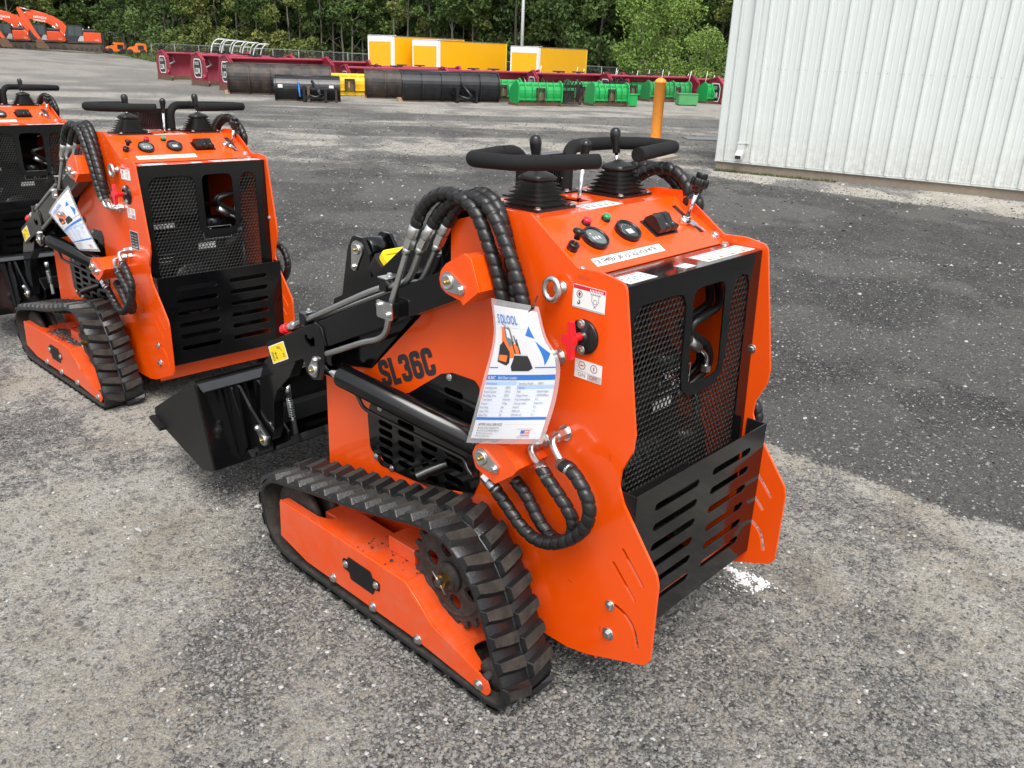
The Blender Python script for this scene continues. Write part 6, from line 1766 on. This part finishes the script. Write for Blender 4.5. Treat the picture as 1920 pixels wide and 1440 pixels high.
az_ = -math.atan2(at_d(250,118,0).x-CAM.x, at_d(250,118,0).y-CAM.y)
forklift(252, 116, 'orange forklift right of the other, left of the maroon pushers', az_)
forklift(212, 119, 'orange forklift directly right of the foremost excavator', az_+.25)

# row of small machines with white roll hoops, behind the maroon pushers
M['hoopwhite'] = mat('white_hoop', (.75,.77,.77), .4)
def hoop(px, D, lab, rz):
    p = at_d(px, D); r = thing('roll_hoop_frame', (p.x,p.y,GZ(p.x,p.y)), lab, 'machine', 'small black machines with white roll hoops', rz)
    h = MB()
    for y in (-.5,.5): h.tube(cat_rom([(-.1,y,.5),(-.05,y,1.15),(.12,y,1.7),(.40,y,1.95),(.62,y,1.97)], .12), .035, 'hoopwhite', 8)
    h.tube([(.62,-.5,1.97),(.62,.5,1.97)], .035, 'hoopwhite', 8); h.tube([(.12,-.5,1.7),(.12,.5,1.7)], .03, 'hoopwhite', 8); h.build('roll_hoop', r)
    b = MB(); b.box((-.5,-.45,.35),(.55,.45,.95),'plowblack2'); b.box((-.2,-.2,.95),(.15,.2,1.35),'plowblack2'); b.tube([(-.3,-.2,.9),(-.45,-.2,1.45)], .025, 'iron', 6); b.build('body', r, .04)
    w = MB()
    for x, y in ((-.4,-.5),(-.4,.5),(.45,-.5),(.45,.5)): w.lathe([(.1,-.1),(.28,-.1),(.30,.1),(.1,.1)], 'rubberfar', (x,y,.30), (0,1,0), 16)
    w.build('wheel', r)
for i, px in enumerate((405, 424, 443, 462, 482)):
    hoop(px, 58+.4*i, ['leftmost','second','middle','fourth','rightmost'][i]+' of five small black machines with white roll hoops behind the maroon pushers', -1.0)

# ---------------------------------------------------------------- chain-link fence and pole
M['fencemetal'] = mat('galvanised_fence', (.24,.25,.25), .5, metal=.5, var=.2)
def fence():
    pts = [(285,100,1.36),(420,93,1.30),(560,87,1.22),(700,82,1.12),(860,79,1.0),(1000,77,.92),(1130,75,.82),(1250,73,.74),(1375,72,.66),(1600,71,.5)]
    P = [at_d(px, D, z) for px, D, z in pts]
    root = thing('chain_link_fence', (P[0].x, P[0].y, 0), 'grey chain-link fence along the foot of the woods', 'fence')
    o = Vector((P[0].x, P[0].y, 0)); Hf = 1.8
    w = MB(); rl = MB()
    for a, b in zip(P[:-1], P[1:]):
        Lg = (b-a).length; n_ = max(1, round(Lg/3.0)); d = (b-a)/n_
        rl.tube([a-o, b-o], .028, 'fencemetal', 6)
        for i in range(n_):
            q = a+d*i-o
            mb = MB().tube([q+Vector((0,0,-Hf)), q+Vector((0,0,.04))], .035, 'fencemetal', 8); mb.build('post', root)
        k = int(Lg/.22); u = (b-a)/k
        for i in range(k):
            q = a+u*i-o; 
            for s in (1,-1):
                e = q+u*8*s+Vector((0,0,-Hf)); w.tube([q, e], .0045, 'fencemetal', 3, caps=False)
    rl.build('top_rail', root); w.build('mesh', root)
fence()
pp = at_d(978, 78); 
MB().lathe([(.16,0),(.11,11)], 'pale', seg=14).box((-.9,-.05,9.6),(.9,.05,9.75),'pale').build('utility_pole', None, 0, 'pale utility pole standing in front of the woods', 'pole', loc=(pp.x,pp.y,pp.z-.1))

# ---------------------------------------------------------------- trees
def leaf_mat(name, c0, c1, c2):
    m, n, l, b = new_mat(name)
    at = n.new('ShaderNodeAttribute'); at.attribute_name = 'shade'
    oi = n.new('ShaderNodeObjectInfo')
    ad = n.new('ShaderNodeMath'); ad.operation = 'MULTIPLY_ADD'; ad.inputs[1].default_value = .55
    l.new(at.outputs['Fac'], ad.inputs[0])
    mu = n.new('ShaderNodeMath'); mu.operation = 'MULTIPLY'; mu.inputs[1].default_value = .45; l.new(oi.outputs['Random'], mu.inputs[0]); l.new(mu.outputs[0], ad.inputs[2])
    r_ = n.new('ShaderNodeValToRGB'); e = r_.color_ramp.elements; e.new(.5)
    for q, (p, c) in zip(e, ((0,c0),(.5,c1),(1,c2))): q.position = p; q.color = (*c, 1)
    l.new(ad.outputs[0], r_.inputs[0]); l.new(r_.outputs[0], b.inputs['Base Color'])
    b.inputs['Roughness'].default_value = .6
    b.inputs['Specular IOR Level'].default_value = .3
    return m
LF = [leaf_mat('leaf_green', (.028,.055,.015),(.058,.102,.024),(.120,.172,.040)),
      leaf_mat('leaf_olive', (.048,.075,.018),(.105,.135,.030),(.210,.215,.055)),
      leaf_mat('leaf_bright', (.065,.125,.022),(.125,.210,.038),(.210,.300,.062))]
BARK = mat('pale_bark', (.16,.145,.12), .9, var=.4, nscale=3)
BARK2 = mat('dark_bark', (.06,.05,.042), .9, var=.4, nscale=3)
def crown_mesh(name, m, zlo, zhi, rad, n, leaf, seed, blobs=16, droop=0.0):
    g = np.random.default_rng(seed)
    cs = []; 
    for i in range(blobs):
        z = zlo+(zhi-zlo)*g.random(); t = (z-zlo)/(zhi-zlo)
        R_ = rad*(.45+.75*math.sin(PI*min(1, .15+t*.8)))
        a = g.random()*6.28; q = R_*math.sqrt(g.random())*.85
        cs.append((q*math.cos(a), q*math.sin(a), z, rad*(.22+.25*g.random())))
    cs = np.array(cs); pick = g.integers(0, blobs, n); c = cs[pick]
    d = g.standard_normal((n,3)); d /= np.linalg.norm(d, axis=1)[:,None]
    rr = c[:,3]*(.55+.55*g.random(n)**.6); p = c[:,:3]+d*rr[:,None]*np.array([1,1,.75])
    p[:,2] -= droop*g.random(n)*rr
    u = g.standard_normal((n,3)); u /= np.linalg.norm(u,axis=1)[:,None]
    w = np.cross(u, g.standard_normal((n,3))); w /= np.linalg.norm(w,axis=1)[:,None]
    s = leaf*(.6+.8*g.random(n))
    co = np.stack([p-u*s[:,None], p+w*s[:,None]*.55, p+u*s[:,None], p-w*s[:,None]*.55], 1).reshape(-1,3)
    me = np_mesh(name, co, np.arange(4*n).reshape(-1,4), 4, False); me.materials.append(m)
    clump = (g.random(blobs)*.7)[pick]
    sh = np.clip(clump+.45*g.random(n), 0, 1); set_attr(me, 'shade', sh, 'FACE')
    return me
def trunk_mb(H, r0, seed, m, nb=6, bend=.25):
    g = random.Random(seed); b = MB(); P = [Vector((0,0,-.3))]; x = y = 0
    for i in range(1, 9): x += g.uniform(-bend,bend)*.5; y += g.uniform(-bend,bend)*.5; P.append(Vector((x,y,H*i/8)))
    b.tube(P, [r0*(1-.85*i/8) for i in range(9)], m, 8)
    for i in range(nb):
        k = g.randint(2, 7); q = P[k]; a = g.uniform(0,6.28); L = g.uniform(.8,2.4)
        e = q+Vector((math.cos(a)*L, math.sin(a)*L, L*g.uniform(.4,1.2)))
        b.tube([q, (q+e)/2+Vector((0,0,-.1)), e], [r0*.35, r0*.22, r0*.08], m, 5)
    return b
KIND = []
for i in range(4): KIND.append(('broadleaf_tree', crown_mesh('crown', LF[0], 1.2, 12, 2.6, 4200, .17, 30+i, 26), trunk_mb(11, .16, i, BARK2).mesh('trunk')))
for i in range(3): KIND.append(('olive_tree', crown_mesh('crown', LF[1], .8, 11, 2.2, 3600, .16, 50+i, 22), trunk_mb(10, .12, 10+i, BARK).mesh('trunk')))
for i in range(3): KIND.append(('bare_stemmed_tree', crown_mesh('crown', LF[0], 4.6, 13, 1.9, 2300, .17, 70+i, 15), trunk_mb(12, .13, 20+i, BARK, 10).mesh('trunk')))
KIND.append(('willow_tree', crown_mesh('crown', LF[2], 1.2, 8, 2.4, 6500, .11, 90, 30, .6), trunk_mb(8, .14, 40, BARK).mesh('trunk')))
KIND.append(('willow_tree', crown_mesh('crown', LF[2], 2.0, 9.5, 2.6, 6500, .11, 91, 30, .5), trunk_mb(9, .14, 41, BARK).mesh('trunk')))
KIND.append(('leafy_bush', crown_mesh('crown', LF[1], .1, 2.6, 1.5, 1500, .13, 93, 12), trunk_mb(2, .05, 42, BARK2, 4).mesh('trunk')))
def plant(kind, px, D, lab, s=1.0, cat='tree', group='trees at the edge of the woods'):
    nm, cm, tm = KIND[kind]
    p = at_d(px, D); r = thing(nm, (p.x, p.y, p.z-.1), lab, cat, group, random.uniform(0, 6.28))
    r.scale = (s, s, s*random.uniform(.92,1.12))
    for n_, me in (('trunk', tm), ('crown', cm)):
        o = bpy.data.objects.new(n_, me); C.objects.link(o); o.parent = r
def tdist(px):
    if px < 300: return float(np.interp(px, [200,300], [172,116]))
    return 118-(118-84)*min(1, max(0, (px-150)/700)) if px < 900 else 84-6*min(1,(px-900)/500)
random.seed(21)
ORD = ['first','second','third','fourth','fifth','sixth','seventh','eighth','ninth','tenth','eleventh','twelfth','thirteenth','fourteenth','fifteenth','sixteenth','seventeenth','eighteenth','nineteenth','twentieth']
SEG = [(-999,20,'cut off by the left edge'),(20,200,'above the excavators'),(200,285,'above the forklifts'),(285,390,'above the leftmost maroon pushers'),(390,500,'above the white roll hoops'),(500,600,'left of the trailers'),(600,690,'just left of the first trailer'),(690,820,'above the first trailer'),(820,955,'above the middle trailer'),(955,1110,'above the last trailer'),(1110,1240,'left of the bollard'),(1240,1350,'beside the white building'),(1350,9999,'behind the white building corner')]
cnt = {}
def tl(px, look, row):
    sg = next(q[2] for q in SEG if q[0] <= px < q[1]); key = (look, row, sg); cnt[key] = cnt.get(key, 0)+1
    return f'{look}, {ORD[cnt[key]-1]} from left in the {row} row {sg}' if row else f'{look}, {ORD[cnt[key]-1]} from left {sg}'
px = -60
while px < 1420:
    D = tdist(px)+random.uniform(-2, 3)
    if 480 < px < 900:
        k = random.choice([7,8,9,7,8,5]); stp = random.uniform(15,24)
    elif px < 430: k = random.choice([0,1,2,3,4,5,6]); stp = random.uniform(26,40)
    else: k = random.choice([0,1,2,3,4,5,6,0]); stp = random.uniform(26,38)
    look, g_ = ('dense green tree','dense green trees at the edge of the woods') if k < 4 else ('loose olive tree','looser olive trees at the edge of the woods') if k < 7 else ('bare-stemmed tree','slim bare-stemmed trees at the edge of the woods')
    plant(k, px, D, tl(px, look, 'front'), random.uniform(.85,1.15)*(1.25 if px < 250 else 1), group=g_)
    px += stp
for row, (dd, st) in enumerate(((7, 30), (14, 34))):
    px = -80+row*13
    while px < 1440:
        plant(random.choice([0,1,2,3]), px, tdist(px)+dd+random.uniform(-2,2), tl(px, 'dense green tree', ('middle','back')[row]), random.uniform(1.0,1.35)*(1.2 if px < 250 else 1), group='dense green trees at the edge of the woods')
        px += st*random.uniform(.8,1.2)
plant(10, 1200, 62, 'bright green willow-like tree with drooping foliage left of the white building', 1.0, group=None)
plant(11, 1255, 66, 'taller bright green tree just right of the willow-like one', .95, group=None)
plant(10, 1325, 60, 'small bright green tree nearest the corner of the white building', .72, group=None)
px = 120
while px < 620:
    plant(12, px, tdist(px)-5+random.uniform(-1.5,1.5), tl(px, 'low leafy bush at the fence', ''), random.uniform(.6,1.25), 'bush', 'leafy bushes along the fence'); px += random.uniform(20,40)
# the dark mass of the woods behind
def woods():
    g = np.random.default_rng(5); n = 76000
    pxs = -250+1900*g.random(n); D = np.interp(pxs, [-250,210,320,850,1650], [198,192,134,102,96])+16*g.random(n)+3
    X = []; dd = [_r2*((a-960)/1580.4)+_u2*((720-100)/1580.4)+_f for a in np.linspace(-250,1650,400)]
    azs = np.array([math.atan2(d.x, d.y) for d in dd]); az = np.interp(pxs, np.linspace(-250,1650,400), azs)
    z = -1.5+17*g.random(n); p = np.stack([CAM.x+D*np.sin(az), CAM.y+D*np.cos(az), z], -1)
    u = g.standard_normal((n,3)); u /= np.linalg.norm(u,axis=1)[:,None]; w = np.cross(u, g.standard_normal((n,3))); w /= np.linalg.norm(w,axis=1)[:,None]
    s = .55*(.5+g.random(n)); co = np.stack([p-u*s[:,None], p+w*s[:,None]*.7, p+u*s[:,None], p-w*s[:,None]*.7], 1).reshape(-1,3)
    me = np_mesh('woods', co, np.arange(4*n).reshape(-1,4), 4, False); me.materials.append(leaf_mat('leaf_deep', (.018,.038,.012),(.040,.072,.018),(.080,.120,.028)))
    set_attr(me, 'shade', np.clip(.5*fbm(pxs/14, z*.6, 3, 2)+.5*g.random(n), 0, 1), 'FACE')
    o = bpy.data.objects.new('woods', me); C.objects.link(o); tag(o, 'deep dark mass of the woods behind the front trees', kind='stuff')
woods()
# rough grass at the foot of the fence and the trees
def verge():
    g = np.random.default_rng(9); n = 42000
    pxs = 90+1350*g.random(n); D = np.interp(pxs, [90,200,285,700,1000,1400], [160,152,100,81,76,71])+g.random(n)*9
    xs = np.linspace(60,1460,300); azs = np.array([math.atan2(*( (_r2*((a-960)/1580.4)+_u2*((720-100)/1580.4)+_f).xy )) for a in xs]); az = np.interp(pxs, xs, azs)
    x = CAM.x+D*np.sin(az); y = CAM.y+D*np.cos(az); z = ground_h(x, y, False); h = .25+.5*g.random(n)*fbm(x*.3, y*.3, 3, 4)*1.6
    a = g.random(n)*6.28; w = .05+.06*g.random(n)
    co = np.stack([np.stack([x-w*np.cos(a), y-w*np.sin(a), z], -1), np.stack([x+w*np.cos(a), y+w*np.sin(a), z], -1), np.stack([x+.15*g.standard_normal(n), y+.15*g.standard_normal(n), z+h], -1)], 1).reshape(-1,3)
    me = np_mesh('grass', co, np.arange(3*n).reshape(-1,3), 3, False); me.materials.append(leaf_mat('grass_blades', (.05,.085,.02),(.09,.14,.03),(.16,.18,.06)))
    set_attr(me, 'shade', g.random(n), 'FACE')
    o = bpy.data.objects.new('grass', me); C.objects.link(o); tag(o, 'tall rough grass along the chain-link fence', kind='stuff')
verge()

# moss and small weeds at the foot of the building corner
def weeds():
    g = np.random.default_rng(12); n = 1600; dv = Vector((.180,-.984,0)).normalized(); nx = Vector((dv.y,-dv.x,0))
    s_ = .05+1.9*g.random(n)**1.5; o_ = .03+.16*g.random(n)**1.4
    x = 10.653+dv.x*s_+nx.x*o_; y = 6.213+dv.y*s_+nx.y*o_
    z = ground_h(x, y); h = .008+.035*g.random(n)**2; a = g.random(n)*6.28; w = .004+.008*g.random(n)
    co = np.stack([np.stack([x-w*np.cos(a), y-w*np.sin(a), z], -1), np.stack([x+w*np.cos(a), y+w*np.sin(a), z], -1), np.stack([x+.012*g.standard_normal(n), y+.012*g.standard_normal(n), z+h], -1)], 1).reshape(-1,3)
    me = np_mesh('weeds', co, np.arange(3*n).reshape(-1,3), 3, False); me.materials.append(leaf_mat('moss', (.05,.06,.02),(.08,.095,.03),(.13,.13,.05)))
    set_attr(me, 'shade', g.random(n), 'FACE')
    o = bpy.data.objects.new('weeds', me); C.objects.link(o); tag(o, 'thin moss and weeds along the foot of the white building', kind='stuff')
weeds()
